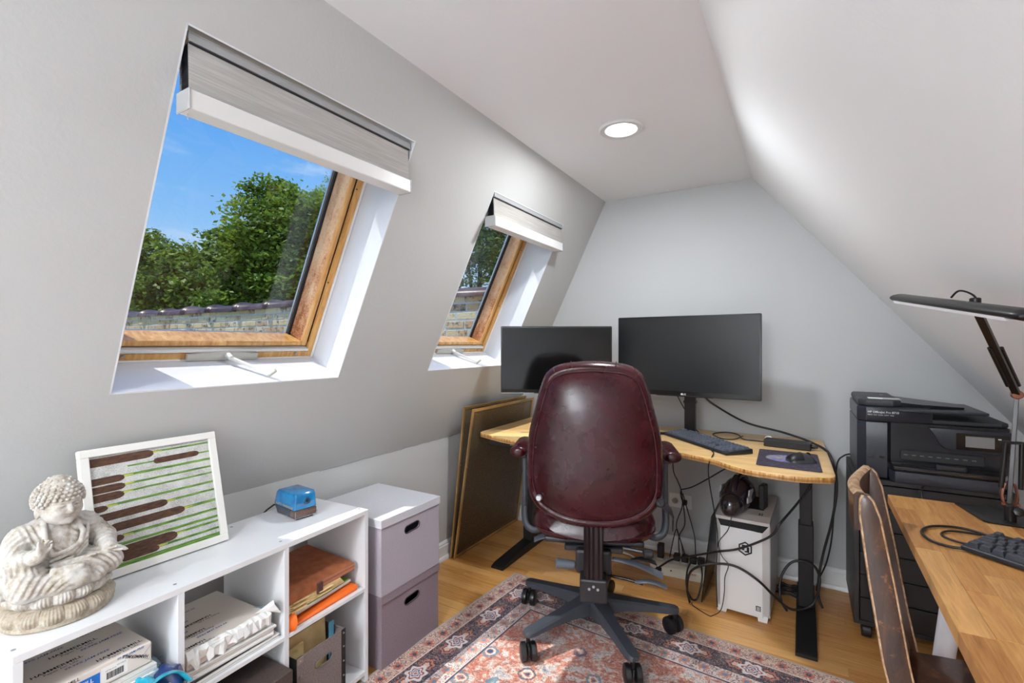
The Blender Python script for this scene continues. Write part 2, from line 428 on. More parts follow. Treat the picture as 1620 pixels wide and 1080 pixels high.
# ------------------------------------------------------------------ pleated blinds
mat('blind_fabric', lambda n: n.mix(n.smooth(n.noise(n.scl(n.pos(), (1, 2.5, 160)), 3, 3), .35, .7), C(226, 223, 220), C(243, 241, 238)), .8)
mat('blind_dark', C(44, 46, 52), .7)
mat('blind_rail', C(236, 235, 233), .35)
mat('blind_clear', C(226, 227, 228), .12, trans=.55, spec=.6)
def blind(y0, y1, zt, zb, label):
    t = thing('pleated_blind', label, 'window blind', (-1.225, y0, zb), group='pleated blinds on the skylights')
    L = y1-y0; h = zt-zb; hr = .040; br = .046
    n = 26; z0, z1 = br, h-hr*.6
    pts = []
    for i in range(n*2+1):
        z = z0+(z1-z0)*i/(n*2); a = .012 if i % 2 else .0; lean = .006*(i/(n*2))
        pts.append((.026-a*.45-lean*.6, z))
    back = [(-.022+.010*(i % 2), z0+(z1-z0)*i/(n*2)) for i in range(n*2+1)]
    g = G()
    vs = [(x, y, z) for y in (0.003, L-.003) for x, z in pts]; k = len(pts)
    g.raw(vs, [(i, k+i, k+i+1, i+1) for i in range(k-1)])
    vs = [(x, y, z) for y in (0.003, L-.003) for x, z in back]
    g.raw(vs, [(i+1, k+i+1, k+i, i) for i in range(k-1)])
    g.obj('pleats', 'blind_fabric', t)
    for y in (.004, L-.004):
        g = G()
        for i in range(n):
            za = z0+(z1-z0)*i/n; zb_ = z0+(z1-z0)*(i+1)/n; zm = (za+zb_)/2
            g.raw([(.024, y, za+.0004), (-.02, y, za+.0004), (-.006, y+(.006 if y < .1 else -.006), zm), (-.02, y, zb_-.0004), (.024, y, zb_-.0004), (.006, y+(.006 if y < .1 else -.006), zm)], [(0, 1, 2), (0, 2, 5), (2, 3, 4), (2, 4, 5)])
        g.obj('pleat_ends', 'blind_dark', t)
    g = G(); g.box(-.024, .031, 0, L, 0, br, .004, 2); rail = g.obj('bottom_rail', 'blind_rail', t)
    for y in (-.002, L-.004):
        g = G(); g.box(-.026, .033, y, y+.006, -.002, br+.001, .002, 1); g.obj('end_cap', 'blind_clear', rail)
    g = G(); g.cyl((.0, .012, -.016), (0, .012, 0), .0015, .001, 6); g.obj('cord_pin', 'blind_clear', rail)
    g = G(); g.box(.0, .030, 0, L, h-hr*.55, h-hr*.45, 0); g.box(.026, .029, 0, L, h-hr*.5, h, 0); g.box(.0, .030, 0, L, h-.003, h, 0)
    g.obj('head_rail', 'blind_clear', t)
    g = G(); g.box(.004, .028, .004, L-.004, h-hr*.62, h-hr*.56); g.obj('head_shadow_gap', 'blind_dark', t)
    return t
blind(.556, 1.280, 1.962, 1.786, 'wide pleated blind drawn up on the large nearer skylight')
blind(1.828, 2.545, 1.938, 1.786, 'pleated blind drawn up on the smaller-looking farther skylight above the desk')

# ------------------------------------------------------------------ recessed downlight in view, plus added fill lamps behind the camera
mat('lamp_trim', C(222, 223, 223), .45); mat('lamp_lens', C(255, 255, 252), .5, emit=(1, .985, .95, 1), estr=3.2)
def downlight(x, y, label, power):
    t = thing('recessed_light', label, 'ceiling light', (x, y, ZC))
    g = G(); g.lathe([(.092, 0), (.094, -.004), (.088, -.010), (.068, -.008), (.063, 0.0), (.063, .012), (.092, .012)], 40, cap=False); g.obj('trim_ring', 'lamp_trim', t, 40)
    g = G(); g.lathe([(0, -.003), (.045, -.0025), (.063, .0)], 36, cap=False); bmesh.ops.remove_doubles(g.bm, verts=g.bm.verts, dist=1e-4); g.obj('lens', 'lamp_lens', t, 60)
    ld = bpy.data.lights.new('downlight_beam', 'AREA'); ld.shape = 'DISK'; ld.size = .12; ld.energy = power; ld.color = (.92, .965, 1)
    lo = bpy.data.objects.new('downlight_beam', ld); COL.objects.link(lo); lo.parent = t; lo.location = (0, 0, -.014)
    return t
downlight(-.660, 1.987, 'round recessed ceiling light switched on above the desk chair', 11)
downlight(-.620, -.75, 'added round recessed fill light overhead, outside the view', 12)  # added downlight, out of view, to lift the room's brightness
downlight(-.620, -2.1, 'added round recessed fill light over the unseen end of the room', 24)  # second added downlight, also unseen, for more fill
mat('opal', C(250, 250, 246), .4, emit=(1, .985, .96, 1), estr=2.0)
def globe(x, y, label, power):
    t = thing('fill_globe_lamp', label, 'added ceiling lamp', (x, y, ZC))
    g = G(); g.lathe([(0, 0), (.06, 0), (.06, -.02), (.012, -.03), (.012, -.05)], 24, cap=False); g.obj('canopy', 'lamp_trim', t, 40)
    g = G(); g.ball((0, 0, -.13), .09, 24); g.obj('globe', 'opal', t, 60)
    ld = bpy.data.lights.new('fill_globe_bulb', 'POINT'); ld.shadow_soft_size = .12; ld.energy = power; ld.color = (.88, .945, 1)
    lo = bpy.data.objects.new('fill_globe_bulb', ld); COL.objects.link(lo); lo.parent = t; lo.location = (0, 0, -.24)
globe(-.40, -2.9, 'added opal glass globe fill lamp at the unseen end of the room', 62)  # added unseen globe that brightens the room from behind
def fill_torchiere(x, y, label, power):
    t = thing('fill_floor_lamp', label, 'added floor lamp', (x, y, .0068))
    g = G(); g.lathe([(0, 0), (.13, 0), (.13, .012), (.02, .03), (0, .03)], 30); g.obj('base', 'lamp_trim', t, 40)
    g = G(); g.cyl((0, 0, .02), (0, 0, 1.62), .011, .011, 12); g.obj('pole', 'lamp_trim', t, 40)
    g = G(); g.lathe([(.012, 1.60), (.05, 1.61), (.13, 1.66), (.16, 1.70), (.157, 1.702), (.127, 1.664), (.05, 1.616), (.012, 1.61)], 32, cap=False); g.obj('bowl', 'lamp_trim', t, 40)
    ld = bpy.data.lights.new('fill_uplight', 'AREA'); ld.shape = 'DISK'; ld.size = .24; ld.energy = power; ld.color = (.88, .945, 1)
    lo = bpy.data.objects.new('fill_uplight', ld); COL.objects.link(lo); lo.parent = t; lo.location = (0, 0, 1.69); lo.rotation_euler = (PI, 0, 0)
fill_torchiere(.05, -2.1, 'added white uplighter fill lamp, unseen behind the viewpoint', 150)  # added unseen uplight, bounced off the ceiling as soft fill

mat('bounce_rug', lambda n: n.ramp(n.noise(n.co(), 160, 3), [(.3, C(196, 198, 202)), (.7, C(222, 224, 228))]), .95)
g = G(); g.prism(roundrect(2.5, 3.4, .01, 2), 0, .006, .001)
tag(g.obj('area_rug', 'bounce_rug', None, None, (-.35, -1.45, .0006)), 'added pale grey rug behind the viewpoint, bouncing light into the room', 'rug')  # added unseen rug, a neutral reflector for the bounce light
# ------------------------------------------------------------------ outside: party wall with coping tiles, trees
def brickcol(n):
    r = n.rnd(); v = n.pos()
    b = n.ramp(r, [(0, C(206, 182, 140)), (.3, C(218, 200, 162)), (.55, C(200, 172, 134)), (.75, C(190, 156, 122)), (1, C(224, 210, 180))])
    soot = n.smooth(n.noise(v, 14, 4, .7)+r*.18, .60, .78)
    return n.mix(soot*.9, b, C(52, 46, 44))
mat('brick', brickcol, .9, bump=lambda n: n.noise(n.pos(), 60, 4), bstr=.5, bdist=.01)
mat('mortar', lambda n: n.ramp(n.noise(n.pos(), 12, 4), [(.3, C(176, 178, 180)), (.7, C(206, 208, 208))]), .95)
def glazed(n): return n.ramp(n.noise(n.pos(), 5, 3)+n.rnd()*.2, [(.35, C(46, 32, 30)), (.6, C(76, 52, 48)), (.8, C(104, 82, 78))])
mat('glazed_coping', glazed, .34, spec=.35)
YP = 3.24; ZP = 1.665
party = thing('brick_party_wall', 'buff brick parapet wall with brown coping tiles outside the skylights', 'brick wall', (-5.6, YP, ZP))
g = G(); g.box(-4.6, 4.05, .003, .2, -2.2, .0); g.obj('mortar', 'mortar', party)
meshes = []
for k in range(5):
    g = G(); g.box(-.1, .1, -.0005-.0012*k*.5, .05, -.0285, .0285, .004, 1); me = bpy.data.meshes.new('brick'); g.bm.to_mesh(me); g.bm.free(); meshes.append(me)
cnt = 0
for c in range(8):
    z = -.042-c*.072; x = -4.55+(.107 if c % 2 else 0)+rng.uniform(-.02, .02); x1 = 4.0
    while x < x1 and cnt < 300:
        L = rng.choice([.2, .2, .2, .2, .1]); o = link('brick', meshes[rng.randrange(5)], 'brick', party, loc=(x+L/2, rng.uniform(-.003, .003), z+rng.uniform(-.002, .002))); o.scale = (L/.2, 1, 1)
        x += L+.014; cnt += 1
g = G()
for c in range(8, 24):
    z = -.042-c*.072; x = -4.55+(.107 if c % 2 else 0)
    while x < 3.9: g.box(x, x+.2, -.001, .05, z-.0285, z+.0285); x += .214
o = g.obj('lower_bricks', 'brick', party); o['kind'] = 'stuff'
# coping: half-round tiles with a bell end
g = G(); seg = 10
def half(r, zoff=0): return [(r*math.cos(PI*i/seg)*1.0, r*math.sin(PI*i/seg)*.62+zoff) for i in range(seg+1)]
def ringx(x, r, zo=0): return [(x, .10+a, b+zo) for a, b in half(r)]
rings = [ringx(0, .15), ringx(.012, .175), ringx(.055, .178), ringx(.08, .160), ringx(.10, .142), ringx(.58, .136), ringx(.64, .130)]
g.loft(rings, cap=True); me_c = bpy.data.meshes.new('coping_tile'); bmesh.ops.recalc_face_normals(g.bm, faces=g.bm.faces); g.bm.to_mesh(me_c); g.bm.free()
for k in range(14):
    link('coping_tile', me_c, 'glazed_coping', party, 35, loc=(-4.6+k*.62, 0, -.024+rng.uniform(-.004, .004)), rot=(0, R(rng.uniform(-.6, .6)), 0))
g = G(); g.box(-60, -2.6, -30, 60, -4.2, -4.0); mat('yard', lambda n: n.ramp(n.noise(n.pos(), .7, 4), [(.3, C(74, 96, 48)), (.7, C(120, 132, 84))]), .9)
struct(g.obj('ground', 'yard'))

def leafmat(name, a, b, c):
    m = mat(name, lambda n: n.ramp(n.noise(n.pos(), 1.3, 3)*.6+n.noise(n.pos(), 9, 2)*.45, [(.34, a), (.52, b), (.72, c)]), .5)
    n = NT(m.node_tree); bs = m.node_tree.nodes['Principled BSDF']; tl = n.new('ShaderNodeBsdfTranslucent'); mx = n.new('ShaderNodeMixShader'); mx.inputs[0].default_value = .38
    src = bs.inputs['Base Color'].links[0].from_socket; m.node_tree.links.new(src, tl.inputs[0])
    m.node_tree.links.new(bs.outputs[0], mx.inputs[1]); m.node_tree.links.new(tl.outputs[0], mx.inputs[2]); m.node_tree.links.new(mx.outputs[0], m.node_tree.nodes['Material Output'].inputs[0])
    return m
leafmat('leaf_maple', C(60, 84, 26), C(118, 144, 48), C(172, 190, 84)); leafmat('leaf_dark', C(56, 80, 36), C(100, 126, 58), C(150, 172, 92)); leafmat('leaf_pale', C(104, 134, 84), C(148, 172, 114), C(188, 206, 144))
mat('bark', lambda n: n.ramp(n.noise(n.scl(n.pos(), (4, 4, 1)), 3, 4), [(.3, C(52, 44, 36)), (.7, C(92, 82, 68))]), .9)
def tree(label, base, blobs, leaf, nleaf, size, seed, branches=(), trunk_r=.16, group='trees behind the party wall'):
    rr = np.random.RandomState(seed)
    t = thing('leafy_tree', label, 'tree', base, group=group)
    b0 = Vector(base)
    g = G(); top = Vector(blobs[0][:3])-b0
    g.tube(spline([(0, 0, 0), (top.x*.15, top.y*.1, top.z*.4), (top.x*.7, top.y*.7, top.z*.75), tuple(top)], 6), [trunk_r*(1-.8*i/18) for i in range(19)], 8); g.obj('trunk', 'bark', t, 60)
    vs = []; fs = []
    vol = np.array([b[3]*b[3] for b in blobs]); vol = vol/vol.sum()
    for b, q in zip(blobs, vol):
        c = Vector(b[:3])-b0
        g = G(); st = top*.55; md = (st+c)*.5+Vector((0, 0, -.15*b[3]))
        g.tube(spline([tuple(st), tuple(md), tuple(c), tuple(c+Vector((rr.uniform(-.5, .5), rr.uniform(-.5, .5), .5))*b[3])], 5), [trunk_r*.42*(1-.85*i/15) for i in range(16)], 6); g.obj('branch', 'bark', t, 60)
        n = int(nleaf*q); nc = max(8, n//42)
        dirs = rr.normal(size=(nc, 3)); dirs /= np.linalg.norm(dirs, axis=1)[:, None]
        cc = dirs*(rr.uniform(.45, 1.06, (nc, 1)))*b[3]*np.array([1, 1, .85])+np.array(c)
        for k in range(nc):
            m_ = 42
            off = rr.normal(size=(m_, 3))*np.array([1, 1, .38])*.17*b[3]**.5
            p = cc[k]+off
            nrm = rr.normal(size=(m_, 3))*.55+np.array([0, 0, 1.0]); nrm /= np.linalg.norm(nrm, axis=1)[:, None]
            tx = rr.normal(size=(m_, 3)); tx -= nrm*(tx*nrm).sum(1)[:, None]; tx /= np.linalg.norm(tx, axis=1)[:, None]; ty = np.cross(nrm, tx)
            s = size*rr.uniform(.6, 1.2, (m_, 1))
            q4 = np.stack([p-tx*s, p-ty*s*.55-nrm*s*.12, p+tx*s-nrm*s*.25, p+ty*s*.55-nrm*s*.12], 1)
            i0 = len(vs)*0
            vs.append(q4.reshape(-1, 3))
    vv = np.concatenate(vs); nq = len(vv)//4
    me = bpy.data.meshes.new('crown'); me.from_pydata(vv.tolist(), [], (np.arange(nq*4).reshape(-1, 4)).tolist())
    o = link('crown', me, leaf, t); o['kind'] = 'stuff'
    return t
tree('tall green tree in the middle of the nearer skylight view', (-13.6, 8.6, -4),
     [(-13.2, 8.3, 4.3, 1.35), (-13.6, 8.7, 5.5, .9), (-12.7, 8.5, 3.6, 1.3), (-14.2, 8.0, 3.5, 1.2), (-12.3, 8.9, 4.9, .9), (-13.5, 8.0, 2.6, 1.3), (-12.2, 8.6, 2.7, 1.2), (-14.9, 7.9, 4.1, .75)], 'leaf_maple', 34000, .085, 3)
tree('lower green tree at the left of the nearer skylight view', (-16.6, 7.0, -4),
     [(-17.2, 7.0, 3.2, 1.3), (-17.9, 6.8, 4.2, .9), (-16.4, 7.3, 3.7, .8), (-16.2, 7.3, 2.4, 1.2), (-18.4, 6.6, 2.6, 1.2), (-15.3, 7.6, 3.0, .8)], 'leaf_maple', 26000, .085, 5)
tree('pale grey-green tree at the right of the nearer skylight view', (-15.2, 11.6, -4),
     [(-15.3, 11.7, 5.6, 1.4), (-14.4, 12.2, 6.6, 1.0), (-14.6, 12.2, 4.2, 1.4), (-16.3, 11.2, 4.2, 1.3), (-13.7, 12.6, 5.4, 1.0), (-15.2, 12.0, 3.0, 1.4)], 'leaf_pale', 22000, .075, 8, trunk_r=.2)
tree('dense tree filling the top of the farther skylight view', (-9.0, 12.6, -4),
     [(-8.9, 12.8, 5.4, 1.5), (-9.9, 12.2, 4.6, 1.3), (-8.0, 13.1, 4.4, 1.4), (-9.0, 12.8, 3.4, 1.5), (-9.6, 12.6, 6.3, 1.0)], 'leaf_dark', 22000, .07, 11)
tree('bushy tree low behind the coping in the nearer skylight view', (-27.0, 15.6, -4),
     [(-27, 15.6, 3.8, 2.2), (-24.6, 16.6, 3.4, 2.2), (-29.4, 14.0, 4.0, 2.2), (-22.4, 18.0, 3.2, 2.0), (-32, 12.8, 4.0, 2.4)], 'leaf_dark', 20000, .16, 13)
# ------------------------------------------------------------------ white cube shelf
mat('shelf_white', C(232, 233, 235), .38, bump=lambda n: n.noise(n.pos(), 60, 2), bstr=.03, bdist=.002)
mat('cam_grey', C(150, 152, 156), .5)
SHR = 3.2
t = shelf = thing('cube_shelf', 'low white laminate cube shelf along the knee wall', 'shelf', (-1.325, .30, 0), R(SHR))
LS, DS, HS, P_ = .952, .31, .635, .016
g = G(); g.box(-DS, 0, 0, LS, HS-P_, HS, .0008, 1); top = g.obj('top', 'shelf_white', t)
for y in (0, LS-P_):
    g = G(); g.box(-DS, -.0005, y, y+P_, 0, HS-P_, .0006, 1); g.obj('side_panel', 'shelf_white', t)
for y in (.300, .602):
    g = G(); g.box(-DS, -.0005, y, y+P_, .046, HS-P_, .0006, 1); g.obj('divider', 'shelf_white', t)
g = G(); g.box(-DS, -.0005, P_, LS-P_, .03, .046, .0006, 1); g.obj('bottom_panel', 'shelf_white', t)
for a, b in ((P_, .300), (.316, .602), (.618, LS-P_)):
    g = G(); g.box(-DS, -.001, a, b, .338, .350, .0006, 1); g.obj('shelf', 'shelf_white', t)
for x, y in ((-.03, .01), (-.03, .308), (-.03, .61), (-.035, LS-.012), (-.28, .308), (-.28, .61), (-.28, LS-.012)):
    g = G(); g.cyl((x, y, HS-.001), (x, y, HS+.0006), .0042, .0042, 12); g.obj('cam_cap', 'cam_grey', top)
SHM = T(-1.325, .30, 0)@RZ(SHR)
def sh(x, y, z): return tuple(SHM@Vector((x, y, z)))
ZS = .350

# ------------------------------------------------------------------ paper, reams, folders
mat('paper', C(238, 238, 236), .8); mat('paper_warm', C(232, 226, 214), .8); mat('ream_wrap', C(226, 216, 206), .55)
mat('ink_black', C(34, 34, 38), .7); mat('ink_blue', C(44, 96, 176), .7); mat('label_blue', C(20, 110, 200), .45); mat('ink_white', C(245, 246, 248), .6)
mat('paper_edges', lambda n: n.mix(n.smooth(n.noise(n.scl(n.pos(), (1, 1, 420)), 2, 2), .4, .62), C(244, 243, 240), C(196, 194, 190)), .85)
def wrap_print(par, L, Wd, z, rot=0, ph=0, keep=None):
    """repeating wrapper print on a ream top; text runs along +y"""
    blk, blu = [], []
    r = 0; x = -Wd+.02
    while x < -.008:
        y = -.10+(r % 3)*.048+ph
        while y < L-.05:
            k = (int(y*1000)//7+r) % 3
            if y > .004:
                M1 = T(x, y, z)@RZ(90+rot)
                if r % 2 == 0:
                    if y < L-.088: blk.append(('HAMMERMILL', .0150, M1, 'LEFT', 0, .016)); blk.append(('Paper for Life.', .0110, T(x+.0125, y+.018, z)@RZ(90+rot)))
                elif y < L-.088: blu.append(('99.99% JAM-FREE', .0115, M1, 'LEFT', .25, .01))
            y += .125
        x += .027 if r % 2 else .027; r += 1
    if blk: join_text('wrapper_print', blk, 'ink_black', par)
    if blu: join_text('wrapper_slogan', blu, 'ink_blue', par)
def papers(loc, L, Wd, h, label, rz=0, m='paper_edges', n=5, jit=.003, group=None):
    t = thing('paper_stack', label, 'paper', loc, rz, group)
    z = 0
    for k in range(n):
        dh = h/n; a, b = rng.uniform(-jit, jit), rng.uniform(-jit, jit)
        g = G(); g.box(-Wd+a, a, b, L+b, z, z+dh*.97); g.obj('sheets', m, t); z += dh
    return t
# left compartment
papers(sh(-.016, .030, ZS), .232, .25, .118, 'stack of loose white paper sheets under the sealed ream with blue label', R(SHR), n=7, jit=.004)
t = thing('paper_ream', 'sealed wrapped paper ream with blue label and barcode in left shelf compartment', 'paper ream', sh(-.030, .034, ZS+.119), R(SHR))
g = G(); g.box(-.262, 0, 0, .222, 0, .050, .003, 2); g.obj('wrapper', 'ream_wrap', t)
wrap_print(t, .222, .262, .0503)
FX = Matrix(((0, 0, 1, 0), (1, 0, 0, 0), (0, 1, 0, 0), (0, 0, 0, 1)))   # text plane facing +x, reading along +y
g = G(); g.box(-.001, .0004, .002, .118, .002, .036); g.obj('blue_label', 'label_blue', t)
g = G(); g.box(-.001, .0004, .120, .172, .006, .041); lb = g.obj('barcode_label', 'paper', t)
g = G(); y = .130
while y < .164:
    w_ = rng.choice([.0006, .0011, .0016]); g.box(.0004, .0007, y, y+w_, .011, .026); y += w_+rng.choice([.0007, .0012])
g.obj('barcode', 'ink_black', lb)
join_text('label_print', [('HAMMERMILL', .0125, T(.0007, .030, .026)@FX, 'LEFT', 0, .01), ('COPY PLUS', .0095, T(.0007, .055, .012)@FX, 'LEFT', 0, .02)], 'ink_white', t)
join_text('side_print', [('HAMMERMILL', .0105, T(.0006, .018, .0435)@FX, 'LEFT', 0, .012), ('HAMMERMILL', .010, T(.0006, .214, .018)@FX@RZ(152), 'LEFT', 0, .02), ('LETTER 20 LB', .0035, T(.0009, .128, .031)@FX), ('500 SHEETS', .0035, T(.0009, .150, .034)@FX)], 'ink_black', t)
join_text('side_slogan', [('99.99% JAM-FREE', .0075, T(.0006, .150, .0455)@FX, 'LEFT', .25, .01)], 'ink_blue', t)
g = G(); g.tube([(.0006, .222, .046), (.0006, .200, .022), (.0006, .222, .004)], .0004, 4); g.obj('fold_crease', 'cam_grey', t)
# crumpled blue plastic bag
mat('bag_navy', C(30, 50, 104), .22, coat=.5); mat('bag_teal', C(34, 160, 186), .22, coat=.5); mat('bag_clear', C(176, 206, 222), .15, trans=.5, coat=.4)
def crumple(c, r, seed, amp=.25, seg=18, freq=3.0):
    rr = random.Random(seed); ph = [rr.uniform(0, 6) for _ in range(9)]
    g = G(); tb = bmesh.new(); bmesh.ops.create_icosphere(tb, subdivisions=4, radius=1)
    for v in tb.verts:
        p = v.co.copy(); f = abs(math.sin(freq*p.x+ph[0]+1.5*p.y)+math.sin(freq*1.3*p.y+ph[1]-p.z)+math.sin(freq*1.1*p.z+ph[2]+p.x))/3
        f2 = abs(math.sin(freq*2.3*p.x+ph[3])+math.sin(freq*2.7*(p.y+p.z)+ph[4]))*.5
        s = 1-amp*f-amp*.4*f2
        v.co = Vector((c[0]+p.x*r[0]*s, c[1]+p.y*r[1]*s, c[2]+p.z*r[2]*s))
    g._merge(tb); return g
t = thing('plastic_bag', 'crumpled navy and teal plastic mailing bag beside the ream', 'plastic bag', sh(.022, .272, ZS), R(SHR))
crumple((-.03, 0, .052), (.062, .052, .058), 4, .3).obj('film', 'bag_navy', t, 40)
crumple((-.045, -.042, .060), (.06, .034, .054), 6, .35).obj('teal_film', 'bag_teal', t, 40)
crumple((-.07, -.02, .075), (.05, .045, .05), 9, .4).obj('clear_film', 'bag_clear', t, 40)
g = G(); g.tube(spline([(-.02, -.055, .055), (-.006, -.045, .085), (.004, -.02, .104), (.012, .01, .098), (.022, .03, .07)], 5), .004, 8, flat=5); g.obj('teal_strip', 'bag_teal', t, 50)
join_text('bag_print', [('MIL', .026, T(.028, -.012, .060)@RY(38)@FX@RZ(14), 'LEFT', .2, .02), ('GLOSS', .012, T(.026, -.048, .083)@RY(38)@FX@RZ(35), 'LEFT', 0, .01)], 'ink_white', t)
# middle compartment: loose papers, dark folder, torn ream
papers(sh(-.012, .330, ZS), .262, .25, .014, 'thin stack of papers on the middle shelf under the dark folder', R(SHR+1), n=3, jit=.005)
mat('black_folder', C(34, 35, 40), .4)
g = G(); g.box(-.27, 0, 0, .255, 0, .006, .001, 1); tag(g.obj('document_folder', 'black_folder', None, None, sh(-.010, .325, ZS+.0145), (0, 0, R(SHR+2))), 'black document folder lying under the torn ream', 'folder')
papers(sh(-.016, .326, ZS+.021), .250, .25, .026, 'stack of grey-edged papers between the dark folder and the torn ream', R(SHR-1), n=4, jit=.006)
t = thing('paper_ream', 'torn open paper ream with crumpled wrapper in middle shelf compartment', 'paper ream', sh(-.022, .332, ZS+.0475), R(SHR))
g = G(); g.box(-.262, 0, 0, .232, 0, .046, .004, 2); g.obj('wrapper', 'ream_wrap', t)
wrap_print(t, .232, .262, .0463, 180, .065)
rr_ = random.Random(12); g = G(); N_ = 26; up, mid, lo = [], [], []
for i in range(N_+1):
    y = .232*i/N_; j = (i % 2)*2-1
    up.append((-.004+rr_.uniform(-.003, .003), y, .0475+rr_.uniform(0, .004)))
    mid.append((.007+rr_.uniform(-.003, .006)+0*j, y+rr_.uniform(-.004, .004), .040+rr_.uniform(-.008, .008)))
    lo.append((.005+rr_.uniform(-.002, .010), y+rr_.uniform(-.005, .005), .010+rr_.uniform(-.014, .012)*(1.3 if i < 5 else .8)))
vs = up+mid+lo; n = N_+1
g.raw(vs, [(k*n+i, k*n+i+1, (k+1)*n+i+1, (k+1)*n+i) for k in range(2) for i in range(N_)]); fl = g.obj('torn_flap', 'paper', t)
g = G(); g.raw([(-.02, .20, .048), (.006, .225, .05), (.022, .236, .070), (.004, .245, .074), (.024, .25, .046), (.018, .262, .03), (-.03, .262, .052)], [(0, 1, 2, 3), (1, 4, 2), (1, 5, 4), (0, 3, 6)]); g.obj('torn_corner', 'paper', t)
g = G(); g.raw([(-.06, .222, .048), (-.008, .236, .040), (.004, .272, .030), (-.05, .276, .034), (-.02, .255, .046)], [(0, 1, 4), (1, 2, 4), (2, 3, 4), (3, 0, 4)]); g.obj('plastic_film', 'bag_clear', t)
join_text('flap_print', [('HAMMERMILL', .010, T(.0165, .05, .047)@RY(65)@FX@RZ(-8), 'LEFT', 0, .012)], 'ink_black', t)
# right compartment: folders
mat('rust_card', lambda n: n.ramp(n.noise(n.co(), 40, 4), [(.3, C(150, 84, 48)), (.7, C(178, 106, 66))]), .7)
mat('rust_card_edge', lambda n: n.mix(n.smooth(n.noise(n.scl(n.co(), (1, 1, 160)), 1.5, 2), .4, .6), C(196, 134, 104), C(158, 96, 70)), .75)
mat('manila', lambda n: n.ramp(n.noise(n.co(), 20, 3), [(.3, C(214, 182, 124)), (.7, C(232, 206, 154))]), .75)
mat('orange_card', C(244, 112, 30), .55); mat('green_card', C(120, 160, 60), .7); mat('dark_tab', C(84, 52, 50), .6)
fx, fy = -.030, .628
t = thing('envelope', 'bright orange envelope with curled edge at bottom of the folder pile', 'envelope', sh(fx, fy, ZS), R(SHR))
g = G(); pr = [(.0, .0), (.02, .006), (.06, .010), (.12, .014), (.20, .018), (.285, .020)]
g.loft([[(-.25, y, 0.0), (.012, y, 0.0), (.016, y, h*.5), (.010, y, h), (-.25, y, h+.004)] for y, h in pr]); g.obj('pocket', 'orange_card', t)
g = G(); g.tube([(.015+.012*math.cos(a), .002+.006*math.sin(a*.5), .022+.02*math.sin(a)) for a in [R(k) for k in range(-70, 200, 20)]], .0035, 6, flat=5); g.obj('curled_edge', 'orange_card', t, 50)
z = ZS+.022
papers(sh(fx, fy+.030, z), .245, .235, .018, 'white papers above the orange envelope', R(SHR+3), n=4, jit=.006); z += .0185
g = G(); g.box(-.24, 0, 0, .24, 0, .003); tag(g.obj('card_folder', 'green_card', None, None, sh(fx+.006, fy+.028, z), (0, 0, R(SHR+4))), 'green edged card folder among the piled papers', 'folder'); z += .0035
for k in range(5):
    tm = thing('manila_folder', ['lowest manila folder in the pile under the rust folder', 'second lowest manila folder in the pile under the rust folder', 'middle manila folder in the pile under the rust folder', 'second highest manila folder under the rust folder', 'highest manila folder directly under the rust folder'][k], 'folder', sh(fx+.006-.003*k, fy+.004+.003*k, z), R(SHR+1.2*(2-k)), 'manila folders in the shelf pile')
    g = G(); g.box(-.235, 0, 0, .235-.008*k, 0, .0052, .001, 1); g.obj('cover', 'manila', tm)
    g = G(); a = .01+.05*((k*2) % 4); g.box(-.002, .010, a, a+.06, .001, .0035, .001, 1); g.obj('tab', 'manila', tm); z += .0056
t = thing('expanding_folder', 'rust brown expanding folder with dark tab on top of the pile', 'folder', sh(fx-.006, fy, z), R(SHR))
g = G(); g.raw([(-.245, 0, .012), (.006, 0, 0), (.006, .284, 0), (-.245, .284, .012), (-.245, 0, .042), (.006, 0, .016), (.006, .284, .026), (-.245, .284, .044)],
               [(0, 3, 2, 1), (4, 5, 6, 7), (0, 1, 5, 4), (1, 2, 6, 5), (2, 3, 7, 6), (3, 0, 4, 7)]); g.obj('body', 'rust_card', t)
g = G()
for k in range(4): g.box(.006, .0075, .14, .283, .003+k*.0055, .0065+k*.0055)
e_ = g.obj('pleated_edge', 'rust_card_edge', t); e_['kind'] = 'stuff'
g = G(); g.box(.004, .012, .118, .140, -.014, .022, .001, 1); g.obj('elastic_tab', 'dark_tab', t)
# bin with envelopes in the lower right compartment
mat('bin_grey', lambda n: n.ramp(n.noise(n.co(), 200, 2), [(.3, C(112, 102, 100)), (.7, C(136, 126, 122))]), .6); mat('bin_black', C(26, 25, 27), .6); mat('rivet', C(150, 148, 148), .3, .9)
mat('blue_card', C(104, 178, 206), .6)
def resample(poly, n):
    P = [Vector((*p, 0)) for p in poly]; P.append(P[0]); L = [0]
    for a, b in zip(P, P[1:]): L.append(L[-1]+(b-a).length)
    out = []
    for k in range(n):
        s = L[-1]*k/n; i = max(j for j in range(len(L)-1) if L[j] <= s+1e-9)
        q = P[i].lerp(P[i+1], (s-L[i])/max(1e-9, L[i+1]-L[i])); out.append((q.x, q.y))
    return out
def stadium(cx, cy, w_, h_, n=6, tilt=0):
    r = h_/2; o = []
    for s, a0 in ((1, -90), (-1, 90)):
        for k in range(n+1):
            a = R(a0+180*k/n); x, y = s*(w_/2-r)+r*math.cos(a), r*math.sin(a); o.append((cx+x*math.cos(tilt)-y*math.sin(tilt), cy+x*math.sin(tilt)+y*math.cos(tilt)))
    return o
